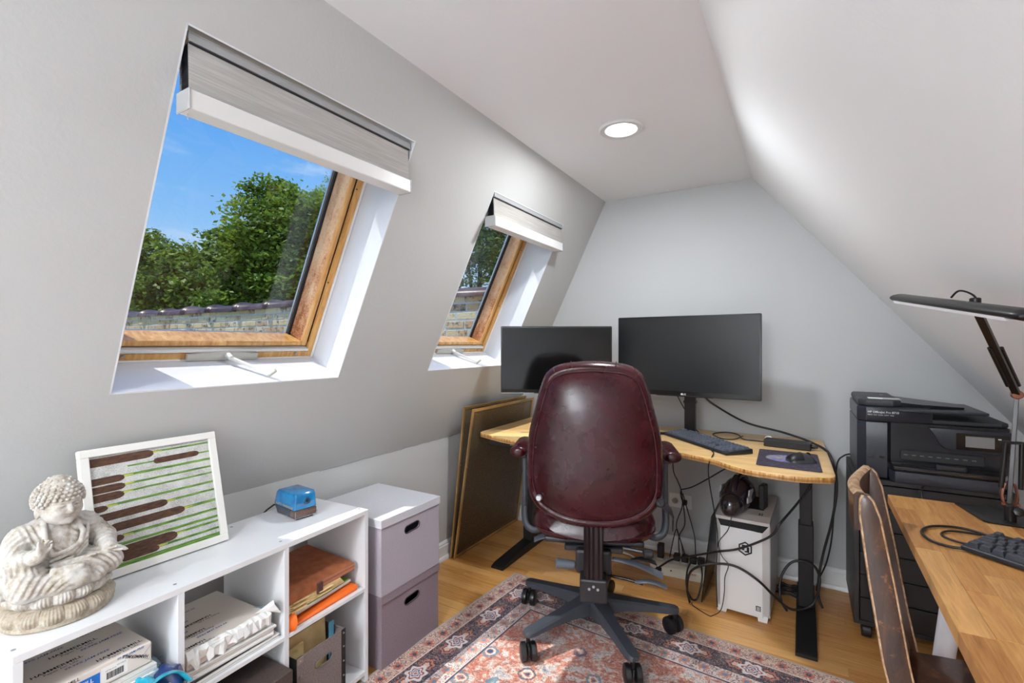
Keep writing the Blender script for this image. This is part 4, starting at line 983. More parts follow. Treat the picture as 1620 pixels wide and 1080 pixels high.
# ------------------------------------------------------------------ rug
def rugcol(n):
    v = n.co(); x, y, z = n.xyz(v)
    HW, HD = 1.065, .76
    dx = HW-x.abs(); dy = HD-y.abs(); d = dx.min(dy)
    side = dx < dy                                   # nearest edge is a short side
    t_ = side*y+(1.0-side)*x                          # coordinate along the nearest edge
    wob = (n.noise(v, 26, 3)-.5)*.012; wob2 = (n.noise(n.scl(v, (1, 1, 1), (3.3, 1.7, 0)), 26, 3)-.5)*.012
    dd = d+wob*.25
    # --- field
    f1 = n.noise(v, 5.5, 5, .7, .8); f2 = n.vor(v, 16); f3 = n.noise(v, 18, 4, .7, 1.2)
    field = n.ramp(f1*.6+f3*.5, [(.38, C(92, 116, 146)), (.44, C(196, 188, 188)), (.50, C(222, 208, 200)), (.54, C(212, 158, 134)), (.585, C(190, 98, 74)), (.62, C(204, 164, 150)), (.67, C(214, 206, 204)), (.76, C(128, 146, 170))])
    # curling line work
    ln = (n.noise(v, 34, 3, .6, 2.2)-.5).abs(); ln2 = (n.noise(n.scl(v, (1, 1, 1), (9, 4, 0)), 60, 2, .6, 1.5)-.5).abs()
    field = n.mix(n.smooth(ln, .030, .010)*.8, field, C(60, 54, 74)); field = n.mix(n.smooth(ln2, .03, .01)*.4, field, C(120, 62, 54))
    cell = n.vor(v, 9.5, 'F1', 0, .75)+wob*22.0+wob2*12.0
    ring_ = n.smooth((cell-.30).abs(), .05, .025); core = n.smooth(cell, .16, .11); mid = n.smooth((cell-.2).abs(), .035, .018)
    crd = n.vor(v, 9.5, 'F1', 1, .75); cr = n.xyz(crd)[0]
    field = n.mix(ring_*(cr > .62)*.8, field, n.mix(cr > .8, C(58, 58, 88), C(64, 124, 146)))
    field = n.mix(mid*(cr > .62)*.8, field, C(226, 212, 200)); field = n.mix(core*(cr > .3), field, n.mix(cr > .6, C(178, 82, 58), C(56, 64, 96)))
    # --- borders
    def motif(dc, per, rad, squash):
        m = (t_+wob*1.6).mod(per)-per/2; k = d-dc+wob2*1.4
        return ((m*m)+(k*k)*squash).sqrt()/(rad*(1.0+(k.atan2(m)*6.0).cos()*.16))
    scroll = (n.noise(v, 48, 3, .6, 2.0)-.5).abs()
    # dark main border .085-.190
    navy = n.mix(n.smooth(scroll, .026, .008), C(36, 38, 60), C(200, 152, 132)); navy = n.mix(n.smooth(n.vor(v, 34), .20, .12), navy, C(196, 120, 94))
    mo = motif(.138, .235, .046, 1.5); mo2 = motif(.138, .1175, .03, 1.2)
    navy = n.mix(n.smooth(mo2, 1.0, .9)*.9, navy, C(196, 116, 86)); navy = n.mix(n.smooth(mo2, .72, .62), navy, C(60, 56, 80)); navy = n.mix(n.smooth(mo2, .5, .4), navy, C(214, 170, 146))
    navy = n.mix(n.smooth(mo, 1.05, .95), navy, C(214, 206, 206)); navy = n.mix(n.smooth((mo-.62).abs(), .1, .05), navy, C(150, 74, 64)); navy = n.mix(n.smooth((mo-.34).abs(), .09, .04), navy, C(70, 84, 124)); navy = n.mix(n.smooth(mo, .2, .12), navy, C(178, 96, 78))
    guard = n.mix(n.smooth(scroll, .05, .02), C(214, 180, 162), C(84, 56, 62)); g1 = motif(.052, .085, .02, 1.0)
    guard = n.mix(n.smooth(g1, 1.0, .85), guard, C(186, 98, 72)); guard = n.mix(n.smooth(g1, .55, .42), guard, C(58, 64, 92)); guard = n.mix(n.smooth(n.vor(v, 70), .26, .18)*.8, guard, C(120, 150, 168))
    inner = n.mix(n.smooth(scroll, .05, .02), C(218, 200, 192), C(96, 70, 78)); g2 = motif(.225, .075, .02, 1.0)
    inner = n.mix(n.smooth(g2, 1.0, .85), inner, C(196, 128, 104)); inner = n.mix(n.smooth(g2, .5, .4), inner, C(96, 130, 160))
    def band(a, b): return (dd > a)*(dd < b)
    out = n.mix(band(.0, .012), field, C(176, 160, 148)); out = n.mix(band(.012, .083), out, guard); out = n.mix(band(.083, .088), out, C(226, 196, 180)); out = n.mix(band(.088, .190), out, navy)
    out = n.mix(band(.190, .195), out, C(60, 56, 76)); out = n.mix(band(.195, .256), out, inner); out = n.mix(band(.256, .260), out, C(222, 196, 182)); out = n.mix(band(.260, .268), out, C(60, 60, 84))
    worn = n.smooth(n.noise(n.scl(v, (1, 1, 1), (5, 2, 0)), 4.5, 4, .7), .52, .75)
    out = n.mix(worn*.32, out, C(214, 202, 196))
    return out
mat('rug_pile', rugcol, .95, bump=lambda n: n.noise(n.co(), 420, 2), bstr=.35, bdist=.002, sheen=.2)
g = G(); g.prism(roundrect(2.13, 1.52, .006, 2), 0, .004, .001)
rug = tag(g.obj('area_rug', 'rug_pile', None, None, (-.318, 1.432, .0006), (0, 0, R(-3.2))), 'distressed persian rug in coral, navy and cream on the oak floor', 'rug')

# ------------------------------------------------------------------ bamboo standing desk
def bamboo(n):
    x, y, z = n.xyz(n.co()); s_ = n.noise(n.vec(x*1.2, y*90.0, z*3.0), 2.0, 3, .6); b = n.noise(n.vec(x*3.0, y*12.0, 0.0), 2.0, 2)
    return n.ramp(s_*.6+b*.4, [(.32, C(206, 160, 98)), (.5, C(226, 186, 126)), (.7, C(238, 204, 150))])
mat('bamboo', bamboo, .32)
def bamboo_edge(n):
    x, y, z = n.xyz(n.co()); s_ = n.noise(n.vec(x*140.0, y*140.0, z*14.0), 1.0, 2)
    lay = n.smooth((z-.736).abs(), .006, .004)
    return n.mix(lay*.55, n.ramp(s_, [(.32, C(150, 96, 44)), (.48, C(206, 152, 84)), (.7, C(232, 188, 122))]), C(140, 86, 38))
mat('bamboo_edge', bamboo_edge, .45)
mat('black_metal', C(22, 22, 24), .5, .2, bump=lambda n: n.noise(n.co(), 500, 2), bstr=.06, bdist=.001)
t = desk = thing('standing_desk', 'bamboo standing desk with contoured front edge and black legs', 'desk', (-.72, 2.6, 0))
fr = spline([(-1.558, 2.26), (-1.545, 2.213), (-1.50, 2.196), (-1.33, 2.132), (-1.20, 2.140), (-1.07, 2.20), (-.90, 2.285), (-.74, 2.312), (-.558, 2.298), (-.353, 2.232), (-.25, 2.150), (-.17, 2.108), (-.02, 2.102), (.055, 2.128), (.094, 2.150), (.104, 2.20)], 5) if False else None
def sp2(P, n): return [(p.x, p.y) for p in spline([(a, b, 0) for a, b in P], n)]
poly = sp2([(-1.560, 2.26), (-1.548, 2.218), (-1.50, 2.196), (-1.33, 2.134), (-1.20, 2.140), (-1.07, 2.20), (-.90, 2.285), (-.74, 2.312), (-.558, 2.298), (-.353, 2.232), (-.25, 2.150), (-.17, 2.108), (-.02, 2.100), (.06, 2.128), (.098, 2.152), (.106, 2.20)], 5)+[(.088, 2.925), (.078, 2.945), (.06, 2.95), (-1.555, 2.95), (-1.572, 2.935)]
poly = [(a+.72, b-2.6) for a, b in poly]
g = G(); g.prism(poly, .7275, .752, .003); o = g.obj('desktop', 'bamboo', t, 35)
o.data.materials.append(MATS['bamboo_edge'])
for p in o.data.polygons:
    if abs(p.normal.z) < .3: p.material_index = 1
for xc in (.012, -1.447):
    x = xc+.72
    g = G(); g.loft([[(x-.038, y-2.6, 0.002), (x+.038, y-2.6, .002), (x+.038, y-2.6, h-.004), (x+.034, y-2.6, h), (x-.034, y-2.6, h), (x-.038, y-2.6, h-.004)] for y, h in ((2.232, .016), (2.26, .026), (2.58, .046), (2.68, .046), (2.86, .03), (2.905, .016))]); g.obj('foot', 'black_metal', t, 30)
    g = G(); g.box(x-.030, x+.030, -.025, .055, .044, .42, .003, 1); leg = g.obj('leg', 'black_metal', t)
    g = G(); g.box(x-.025, x+.025, -.019, .049, .41, .715, .003, 1); g.obj('leg_tube', 'black_metal', leg)
    g = G(); g.box(x-.02, x+.02, -.30, .28, .708, .7273, .002, 1); g.obj('side_bracket', 'black_metal', t)
g = G(); g.box(-.72, .72, -.01, .06, .680, .712, .002, 1); g.obj('crossbeam', 'black_metal', t)
g = G(); g.box(-.735, -.56, -.435, -.38, .705, .727, .004, 2); cp = g.obj('control_panel', 'black_plastic', t)
for k in range(4):
    g = G(); g.box(-.60+k*.009, -.594+k*.009, -.4362, -.435, .712, .720); g.obj('button', 'screw', cp)

# ------------------------------------------------------------------ monitors
mat('screen_matte', C(13, 14, 16), .34, spec=.55); mat('screen_gloss', C(13, 14, 15), .10, spec=.5); mat('bezel', C(14, 14, 15), .35); mat('logo_white', C(215, 215, 215), .5)
def monitor(name_label, loc, rz, w_, h_, z0, scr, gloss_edge=None, chin=.018):
    t = thing('monitor', name_label, 'monitor', loc, rz)
    g = G(); g.prism(roundrect(w_, h_, .006, 3), -.008, .010, .0015, M=T(0, 0, z0+h_/2)@RX(90)); g.obj('housing', 'bezel', t, 35)
    g = G(); g.prism(roundrect(w_-.014, h_-chin-.012, .002, 2), .0100, .0108, 0, M=T(0, 0, z0+h_/2+chin/2-.002)@RX(90)); g.obj('screen', scr, t)
    g = G(); g.loft([[(a*q, y_, z0+h_*.5+b*q) for a, b in roundrect(w_*.8, h_*.75, .02, 4)] for q, y_ in ((1, .006), (.9, .026), (.55, .045))]); g.obj('back_cover', 'bezel', t, 30)
    g = G(); g.box(-w_*.2, w_*.2, -.0115, -.006, z0-.002, z0+.004, .001, 1); g.obj('chin_lip', 'bezel', t)
    return t
t = monitor('large matte black monitor on the right, standing behind the keyboard', (-.54, 2.665, .752), R(-5.4), .742, .428, .969-.752, 'screen_matte', chin=.022)
g = G(); g.box(-.026, .030, .085, .118, .004, .42, .003, 1); post = g.obj('post', 'black_plastic', t)
g = G(); g.box(-.035, .037, .04, .12, .36, .46, .004, 1); g.obj('tilt_head', 'black_plastic', post)
g = G(); g.box(-.030, .034, .082, .121, .17, .185, .002, 1); g.obj('collar', 'black_plastic', post)
for s in (-1, 1):
    g = G(); g.raw([(.0, .085, .0005), (.0, .125, .0005), (s*.26, -.085, .0005), (s*.24, -.105, .0005), (.0, .085, .014), (.0, .125, .014), (s*.26, -.085, .008), (s*.24, -.105, .008)], [(0, 1, 2, 3), (4, 7, 6, 5), (0, 3, 7, 4), (1, 5, 6, 2), (3, 2, 6, 7), (0, 4, 5, 1)])
    bmesh.ops.recalc_face_normals(g.bm, faces=g.bm.faces); g.obj('base_arm', 'black_plastic', t)
text('logo', 'LG', .013, 'logo_white', t, T(.004, -.0112, .217+.011)@RX(90), 'CENTER', 0, .02)
g = G(); g.lathe([(.0, 0), (.0052, 0), (.0052, .0005), (0, .0005)], 16, M=T(-.010, -.0102, .217+.011)@RX(90)); g.obj('logo_disc', 'logo_white', t)
t = monitor('smaller glossy black monitor on the left, in front of the farther skylight', (-1.170, 2.410, .752), R(31.15), .614, .369, .976-.752, 'screen_gloss', chin=.016)
g = G(); g.box(-.03, .03, .03, .052, .004, .30, .003, 1); g.obj('post', 'black_plastic', t)
g = G(); g.prism(roundrect(.24, .18, .03, 4, .0, .04), .0005, .012, .002); g.obj('base', 'black_plastic', t, 35)
g = G(); g.box(-.306, -.02, -.0105, -.009, .224, .2265); g.obj('chrome_trim', 'screw', t)

# ------------------------------------------------------------------ keyboards
mat('keycap', C(84, 90, 102), .45); mat('keycap_black', C(58, 62, 70), .3); mat('kb_case', C(30, 31, 34), .45)
def key_mesh(w_, d_, h_):
    g = G(); g.loft([[(sx*w_/2, sy*d_/2, 0) for sx, sy in ((-1, -1), (1, -1), (1, 1), (-1, 1))], [(sx*(w_/2-.0022), sy*(d_/2-.0022)+.0006, h_*.85) for sx, sy in ((-1, -1), (1, -1), (1, 1), (-1, 1))], [(sx*(w_/2-.0034), sy*(d_/2-.0034)+.0008, h_) for sx, sy in ((-1, -1), (1, -1), (1, 1), (-1, 1))]])
    me = bpy.data.meshes.new('key'); g.bm.to_mesh(me); g.bm.free(); return me
def keyboard(label, loc, rz, L_, Dp, rows, m_key, kh=.009, tilt=4, M0=None):
    """rows: list of (y, [(x0, width), ...]) in key units"""
    t = thing('keyboard', label, 'keyboard', loc, rz)
    u = (L_-.016)/22.6; k_ = (Dp-.02)/6.4; tl = math.tan(R(tilt))
    g = G(); g.loft([[(x, 0, .002), (x, Dp, .002), (x, Dp-.002, .014+Dp*tl), (x, .004, .013)] for x in (0, L_)]); bmesh.ops.bevel(g.bm, geom=list(g.bm.edges), offset=.003, segments=2, profile=.5, affect='EDGES'); g.obj('case', 'kb_case', t, 35)
    cache = {}
    for ry, ks in rows:
        for x0, w_ in ks:
            if w_ not in cache: cache[w_] = key_mesh(w_*u-.0016, k_-.0016, kh)
            y = .010+(ry+.5)*k_; link('key', cache[w_], m_key, t, None, (.008+(x0+w_/2)*u, y, .0128+y*tl), (R(tilt), 0, 0))
    return t
def full_rows():
    def seq(x, ws):
        o = []
        for w_ in ws: o.append((x, w_)); x += w_
        return o
    nav = [15.3, 16.3, 17.3]; num = [18.6, 19.6, 20.6, 21.6]
    return [(5.3, [(0, 1)]+seq(2, [1]*4)+seq(6.5, [1]*4)+seq(11, [1]*4)+[(x, 1) for x in nav]+[(x, 1) for x in num]),
            (4, seq(0, [1]*13+[2])+[(x, 1) for x in nav]+[(x, 1) for x in num]), (3, seq(0, [1.5]+[1]*12+[1.5])+[(x, 1) for x in nav]+[(x, 1) for x in num]),
            (2, seq(0, [1.75]+[1]*11+[2.25])+[(x, 1) for x in num[:3]]), (1, seq(0, [2.25]+[1]*10+[2.75])+[(16.3, 1)]+[(x, 1) for x in num]),
            (0, seq(0, [1.25]*3+[6.25]+[1.25]*4)+[(x, 1) for x in nav]+[(18.6, 2), (20.6, 1)])]
keyboard('grey-keyed full size keyboard on the bamboo desk', (-.648, 2.668, .7525), R(-45), .505, .142, full_rows(), 'keycap')

# ------------------------------------------------------------------ mouse, pad, adapter
def padcol(n):
    x, y, z = n.xyz(n.co()); e = (((x-.03)*(x-.03))*4.0+((y+.00)*(y+.00))*1.2); w_ = n.noise(n.co(), 26, 4, .7)
    base = n.mix(n.smooth(n.noise(n.co(), 60, 4, .7), .45, .75), C(58, 50, 64), C(92, 86, 104))
    disc = n.smooth(((x-.0)*(x-.0)*1.4+(y-.01)*(y-.01)*2.0).sqrt(), .105, .098)
    land = n.ramp(w_, [(.42, C(118, 112, 168)), (.5, C(150, 140, 186)), (.54, C(126, 150, 110)), (.62, C(190, 170, 110))])
    return n.mix(disc*.9, base, land)
mat('mouse_pad', padcol, .8); mat('mouse_grey', C(66, 68, 72), .35)
g = G(); g.prism([(-.112, -.160), (.104, -.172), (.112, -.165), (.114, .162), (.106, .170), (-.108, .176), (-.116, .168), (-.118, -.152)], 0, .003, .0008)
tag(g.obj('mouse_pad', 'mouse_pad', None, None, (-.052, 2.365, .7525), (0, 0, R(2))), 'worn dark mouse pad with a faded planet print', 'mouse pad')
t = thing('computer_mouse', 'black and grey computer mouse on the mouse pad', 'mouse', (-.008, 2.345, .756), R(-62))
prof = [(-.052, .020, .010), (-.046, .030, .022), (-.025, .034, .034), (.0, .034, .038), (.025, .032, .034), (.045, .029, .022), (.054, .022, .010)]
g = G(); g.loft([[(w_*math.cos(a)*(1 if math.sin(a) > 0 else 1.05), y, .001+max(0, math.sin(a))*h) for a in [2*PI*k/20 for k in range(20)]] for y, w_, h in prof]); g.obj('shell', 'mouse_grey', t, 60)
g = G(); g.loft([[(w_*1.02*math.cos(a), y, .001+max(0, math.sin(a))*h*1.02) for a in [R(18+144*k/12) for k in range(13)]] for y, w_, h in prof[:4]], closed=False, cap=False); g.obj('palm_cover', 'black_plastic', t, 60)
g = G(); g.cyl((-.003, .030, .030), (.003, .030, .030), .009, .009, 14); g.obj('wheel', 'black_plastic', t, 40)
t = thing('power_adapter', 'long black power adapter brick behind the mouse pad', 'power adapter', (-.062, 2.650, .7525), R(-6))
g = G(); g.box(-.098, .098, -.034, .034, 0, .034, .004, 2); g.obj('brick', 'black_plastic', t)
for k in range(16):
    g = G(); g.box(-.08+k*.0095, -.076+k*.0095, -.026, .026, .0335, .0350); g.obj('cooling_rib', 'black_plastic', t)
g = G(); g.cyl((.096, 0, .017), (.122, -.004, .016), .009, .006, 10); g.obj('plug', 'black_plastic', t, 40)
g = G(); g.tube(spline([(-.07, .036, .03), (-.085, .045, .035), (-.10, .038, .03), (-.095, .034, .012)], 5), .003, 6); g.obj('cord_tie', 'paper', t, 60)

# ------------------------------------------------------------------ cables
def cable(label, pts, r, m='black_plastic', n=7, group='desk cables', name='cable'):
    g = G(); g.tube(spline(pts, n), r, 8); o = g.obj(name, m, None, 60); return tag(o, label, 'cable', group)
mat('cable_black', C(24, 24, 26), .45); mat('cable_beige', C(206, 200, 186), .5)
cable('thick black cable drooping from the large monitor over the right desk end', [(-.462, 2.75, .973), (-.403, 2.75, .923), (-.258, 2.82, .832), (-.083, 2.82, .795), (.039, 2.75, .768), (.103, 2.62, .745), (.128, 2.55, .632), (.112, 2.55, .476), (.081, 2.585, .312), (.062, 2.57, .197), (.060, 2.54, .124), (.075, 2.53, .08)], .0055, 'cable_black')
cable('black cable hanging from the cabinet top by the wall', [(.205, 2.9, .705), (.172, 2.88, .695), (.141, 2.8, .664), (.129, 2.75, .508), (.117, 2.72, .335), (.097, 2.73, .212), (.07, 2.75, .124), (.06, 2.80, .06), (.06, 2.85, .012)], .0035, 'cable_black')
cable('thin black keyboard cable hanging over the front desk edge', [(-.38, 2.42, .758), (-.345, 2.33, .758), (-.340, 2.255, .754), (-.350, 2.228, .720), (-.358, 2.30, .629), (-.346, 2.38, .458), (-.335, 2.385, .357), (-.341, 2.38, .197), (-.333, 2.36, .049)], .0026, 'cable_black')
cable('black cable rising from the cable bundle to the desk underside', [(-.25, 2.57, .70), (-.317, 2.6, .638), (-.427, 2.7, .538), (-.521, 2.78, .46), (-.582, 2.8, .431)], .0035, 'cable_black')
cable('leftmost black cord of the bundle below the outlet', [(-.609, 2.72, .70), (-.609, 2.72, .559), (-.599, 2.78, .483), (-.585, 2.8, .428), (-.578, 2.8, .34), (-.61, 2.8, .227), (-.572, 2.76, .136), (-.557, 2.735, .068)], .0032, 'cable_black')
cable('middle black cord of the bundle below the outlet', [(-.58, 2.785, .431), (-.567, 2.79, .327), (-.563, 2.79, .24), (-.592, 2.78, .167), (-.579, 2.742, .068)], .0032, 'cable_black')
cable('rightmost black cord of the bundle below the outlet', [(-.574, 2.795, .411), (-.542, 2.8, .293), (-.51, 2.79, .18), (-.499, 2.755, .068)], .003, 'cable_black')
cable('short black cord plugged into the wall outlet', [(-.596, 2.945, .318), (-.60, 2.90, .34), (-.593, 2.83, .39), (-.588, 2.81, .42)], .003, 'cable_black')
cable('black arched cord above the power strip', [(-.630, 2.73, .068), (-.613, 2.75, .173), (-.603, 2.775, .214), (-.588, 2.77, .178), (-.540, 2.735, .068)], .0028, 'cable_black')
cable('thick black cable sweeping across the white tower logo', [(.034, 2.56, .70), (.034, 2.55, .621), (-.019, 2.5, .538), (-.082, 2.39, .471), (-.112, 2.385, .417), (-.166, 2.385, .373), (-.255, 2.39, .319), (-.338, 2.40, .286), (-.44, 2.50, .21), (-.52, 2.58, .15), (-.60, 2.62, .10), (-.66, 2.64, .045), (-.71, 2.62, .01)], .005, 'cable_black')
cable('coiled black cable loop on the floor by the leaning panel', [(-.487, 2.60, .13), (-.5, 2.55, .105), (-.496, 2.5, .047), (-.467, 2.46, .008), (-.437, 2.44, .02), (-.425, 2.47, .06), (-.422, 2.5, .12), (-.445, 2.56, .164), (-.48, 2.59, .14)], .0045, 'cable_black')
cable('thick black cable looping in front of the tower and around the desk leg', [(-.465, 2.42, .007), (-.473, 2.4, .081), (-.453, 2.37, .174), (-.392, 2.35, .23), (-.306, 2.37, .248), (-.241, 2.37, .244), (-.164, 2.36, .21), (-.095, 2.42, .122), (-.035, 2.46, .075), (.038, 2.5, .102), (.064, 2.5, .204), (.048, 2.54, .25), (.005, 2.565, .257), (-.049, 2.56, .238), (-.087, 2.54, .166), (-.087, 2.51, .087), (-.06, 2.47, .058)], .0055, 'cable_black')
cable('thin black cord dangling down the white tower front', [(-.277, 2.385, .462), (-.292, 2.385, .40), (-.331, 2.385, .334), (-.317, 2.385, .275), (-.29, 2.385, .241), (-.305, 2.385, .179), (-.307, 2.382, .109), (-.319, 2.365, .038), (-.352, 2.36, .006), (-.372, 2.35, .006), (-.445, 2.40, .005), (-.456, 2.43, .005)], .002, 'cable_black')
cable('beige power cord lying along the end wall baseboard', [(-1.28, 2.89, .006), (-1.075, 2.88, .006), (-.93, 2.87, .008), (-.82, 2.84, .012), (-.74, 2.78, .02), (-.71, 2.72, .028)], .0055, 'cable_beige')
cable('beige power cord curving across the floor behind the desk chair', [(-1.34, 2.84, .006), (-1.10, 2.82, .006), (-.93, 2.80, .006), (-.84, 2.76, .008), (-.83, 2.70, .007), (-.92, 2.66, .007), (-1.02, 2.66, .007)], .0055, 'cable_beige')
cable('black adapter cord looped on the desk behind the keyboard', [(-.158, 2.66, .768), (-.208, 2.72, .758), (-.265, 2.74, .757), (-.30, 2.86, .757), (-.364, 2.90, .757), (-.419, 2.812, .757), (-.363, 2.70, .757), (-.301, 2.70, .7585), (-.27, 2.80, .762)], .0032, 'cable_black')
cable('thin cord behind the large monitor post', [(-.601, 2.775, .962), (-.576, 2.81, .896), (-.545, 2.825, .84), (-.52, 2.81, .79), (-.49, 2.80, .758)], .0028, 'cable_black')
g = G()
for k in range(5):
    a0 = rng.uniform(0, 6); r0 = rng.uniform(.03, .055)
    g.tube([(-.06+r0*math.cos(a0+2*PI*i/24)*1.2, 2.76+r0*.8*math.sin(a0+2*PI*i/24), .01+.008*k+.006*math.sin(3*a0+6*PI*i/24)) for i in range(24)], .0035, 6, True)
o = tag(g.obj('cable_tangle', 'cable_black', None, 60), 'tangle of black cables on the floor behind the right desk leg', 'cable'); o['kind'] = 'stuff'

# ------------------------------------------------------------------ wall outlet, power strip
mat('plate_white', C(226, 226, 224), .4); mat('slot_dark', C(30, 30, 32), .6); mat('strip_beige', C(212, 206, 190), .45); mat('red_ink', C(190, 60, 56), .6)
t = thing('wall_outlet', 'white double outlet plate on the end wall below the desk', 'outlet', (-.621, YB, .316))
g = G(); g.box(-.065, .065, -.006, 0, -.042, .042, .003, 2); g.obj('plate', 'plate_white', t)
for x in (-.032, .032):
    g = G(); g.prism(stadium(0, 0, .046, .034), .0, .003, .0005, M=T(x, -.006, 0)@RX(90)); s_ = g.obj('socket', 'plate_white', t, 35)
    for dx in (-.007, .007):
        g = G(); g.box(x+dx-.001, x+dx+.001, -.0095, -.0088, -.004, .005); g.obj('slot', 'slot_dark', s_)
g = G(); g.box(.016, .040, -.034, -.0095, -.014, .014, .003, 1); tag(g.obj('power_plug', 'black_plastic', None, None, (-.621, YB, .316)), 'black plug in the wall outlet', 'plug')
g = G(); g.lathe([(.016, 0), (.017, .01), (.008, .024), (.005, .034)], 14, M=T(-.650, YB-.0095, .316)@RX(90)); tag(g.obj('power_plug', 'cable_beige', None, 40), 'beige plug in the wall outlet', 'plug')
t = thing('power_strip', 'beige surge protector power strip on the floor under the desk', 'power strip', (-.568, 2.700, .0006), R(4.5))
g = G(); g.loft([[(x, -.055, 0), (x, .06, 0), (x, .06, .062), (x, -.030, .060), (x, -.055, .046)] for x in (-.15, .15)]); bmesh.ops.bevel(g.bm, geom=list(g.bm.edges), offset=.004, segments=2, profile=.5, affect='EDGES'); g.obj('housing', 'strip_beige', t, 35)
for k in range(6):
    x = -.105+k*.042
    g = G(); g.box(x-.015, x+.015, .002, .045, .060, .0635, .001, 1); so_ = g.obj('socket', 'plate_white', t)
    for dx, dy_ in ((-.006, .028), (.006, .028), (0, .014)):
        g = G(); g.box(x+dx-.0015, x+dx+.0015, dy_-.003, dy_+.003, .0633, .0638); g.obj('slot', 'slot_dark', so_)
g = G(); g.box(-.118, -.088, -.0565, -.050, .020, .042, .002, 1, M=None); g.obj('switch', 'black_plastic', t)
g = G(); g.cyl((-.04, -.057, .034), (-.04, -.054, .034), .004, .004, 10); g.obj('indicator', 'slot_dark', t)
text('maker_print', 'SURGE', .012, 'red_ink', t, T(.05, -.0556, .036)@RX(90), 'LEFT', .2, .02)
for k, (x, lab) in enumerate([(-.105, 'tall black plug adapter at the left end of the power strip'), (-.02, 'black plug in the middle of the power strip'), (.022, 'black plug right of the middle of the power strip'), (.064, 'black plug second from the right end of the power strip'), (.105, 'black plug at the right end of the power strip')]):
    hgt = .075 if k == 0 else .034
    g = G(); g.box(-.017, .017, -.02, .022, .0645, .0645+hgt, .004, 1); tag(g.obj('power_plug', 'black_plastic', None, None, tuple((T(-.568, 2.700, 0)@RZ(4.5))@Vector((x, .023, 0))), (0, 0, R(4.5))), lab, 'plug', 'plugs in the power strip')

# ------------------------------------------------------------------ white computer tower, leaning panel, hand vacuum
mat('tower_white', C(232, 232, 232), .4); mat('tower_side', C(196, 198, 202), .4); mat('mesh_black', C(16, 16, 17), .7); mat('tower_top', C(196, 190, 186), .5)
t = thing('computer_tower', 'white computer tower with black hexagon emblem under the desk', 'computer', (-.239, 2.425, .0006), R(-2))
w2, dt, ht = .113, .43, .455
g = G(); g.box(-w2, w2, .03, dt, .018, ht-.006, .004, 1); g.obj('case', 'tower_side', t)
g = G()   # faceted front
fr_ = [(-w2, .035), (-w2+.02, .004), (w2-.028, .0), (w2, .035)]
g.loft([[(x, y, .024), (x, y, .395 if 0 < i < 3 else .415)] for i, (x, y) in enumerate(fr_)], closed=False, cap=False)
vs = [(x, y, z) for x, y in fr_ for z in (.024, .396)]
g.bm.free(); g.bm = bmesh.new()
g.raw([(-w2, .035, .010), (-w2+.020, .004, .018), (w2-.028, 0, .018), (w2, .035, .010), (-w2, .035, .424), (-w2+.022, .004, .392), (w2-.030, 0, .392), (w2, .035, .424)], [(0, 1, 5, 4), (1, 2, 6, 5), (2, 3, 7, 6), (0, 3, 2, 1), (4, 5, 6, 7)])
bmesh.ops.recalc_face_normals(g.bm, faces=g.bm.faces); g.obj('front_panel', 'tower_white', t)
g = G(); g.raw([(-w2+.004, .030, .426), (-w2+.024, .007, .394), (w2-.032, .003, .394), (w2-.004, .030, .426), (-w2+.004, .034, .426), (w2-.004, .034, .426), (-w2+.024, .02, .394), (w2-.032, .02, .394)], [(0, 1, 2, 3), (0, 3, 5, 4), (1, 6, 7, 2)]); g.obj('intake_mesh', 'mesh_black', t)
g = G(); g.raw([(-w2, .0, .432), (w2, .0, .432), (w2, .0, .446), (-w2, .0, .446), (-w2, .05, .424), (w2, .05, .424), (w2, .06, ht), (-w2, .06, ht), (-w2, dt, ht), (w2, dt, ht), (w2, dt, .43), (-w2, dt, .43)], [(0, 1, 2, 3), (3, 2, 6, 7), (7, 6, 9, 8), (0, 4, 5, 1), (8, 9, 10, 11), (1, 5, 6, 2), (0, 3, 7, 4), (5, 10, 9, 6), (4, 7, 8, 11)]); g.obj('top_cover', 'tower_top', t)
g = G(); g.box(-.015, .075, .15, .36, ht, ht+.002); g.obj('top_vent', 'mesh_black', t)
for x in (-.085, .085):
    g = G(); g.loft([[(x-.022, .004+y, z), (x+.022, .004+y, z), (x+.018, .004+y, .0), (x-.018, .004+y, 0)] for y, z in ((0, .026), (.05, .026))]); g.obj('foot', 'tower_white', t)
    g = G(); g.box(x-.018, x+.018, dt-.06, dt-.01, 0, .02); g.obj('foot', 'tower_side', t)
hx, hz_ = .015, .315
g = G()
for k in range(6):
    a, b = R(90+60*k), R(150+60*k); ro, ri = .032, .025
    g.raw([(hx+r_*math.cos(q), -.0005-.001*e, hz_+r_*math.sin(q)) for e in (0, 1) for r_, q in ((ro, a), (ro, b), (ri, b), (ri, a))], [(4, 5, 6, 7), (0, 3, 2, 1), (0, 1, 5, 4), (1, 2, 6, 5), (2, 3, 7, 6), (3, 0, 4, 7)])
g.obj('emblem', 'ink_black', t, 5)
g = G(); g.box(hx-.014, hx-.004, -.0015, .0005, hz_-.008, hz_+.016); g.box(hx-.014, hx+.002, -.0015, .0005, hz_+.010, hz_+.016); g.box(hx+.006, hx+.016, -.0015, .0005, hz_-.016, hz_+.008); g.box(hx-.002, hx+.016, -.0015, .0005, hz_-.016, hz_-.010); e_ = g.obj('emblem_bars', 'ink_black', t); e_['kind'] = 'stuff'
g = G(); g.box(.058, .078, -.0012, .0005, .046, .068); bd = g.obj('badge', 'ink_black', t)
for k in range(3):
    g = G(); g.box(.061, .075, -.0018, -.0012, .049+k*.006, .0525+k*.006); g.obj('badge_line', 'logo_white', bd)
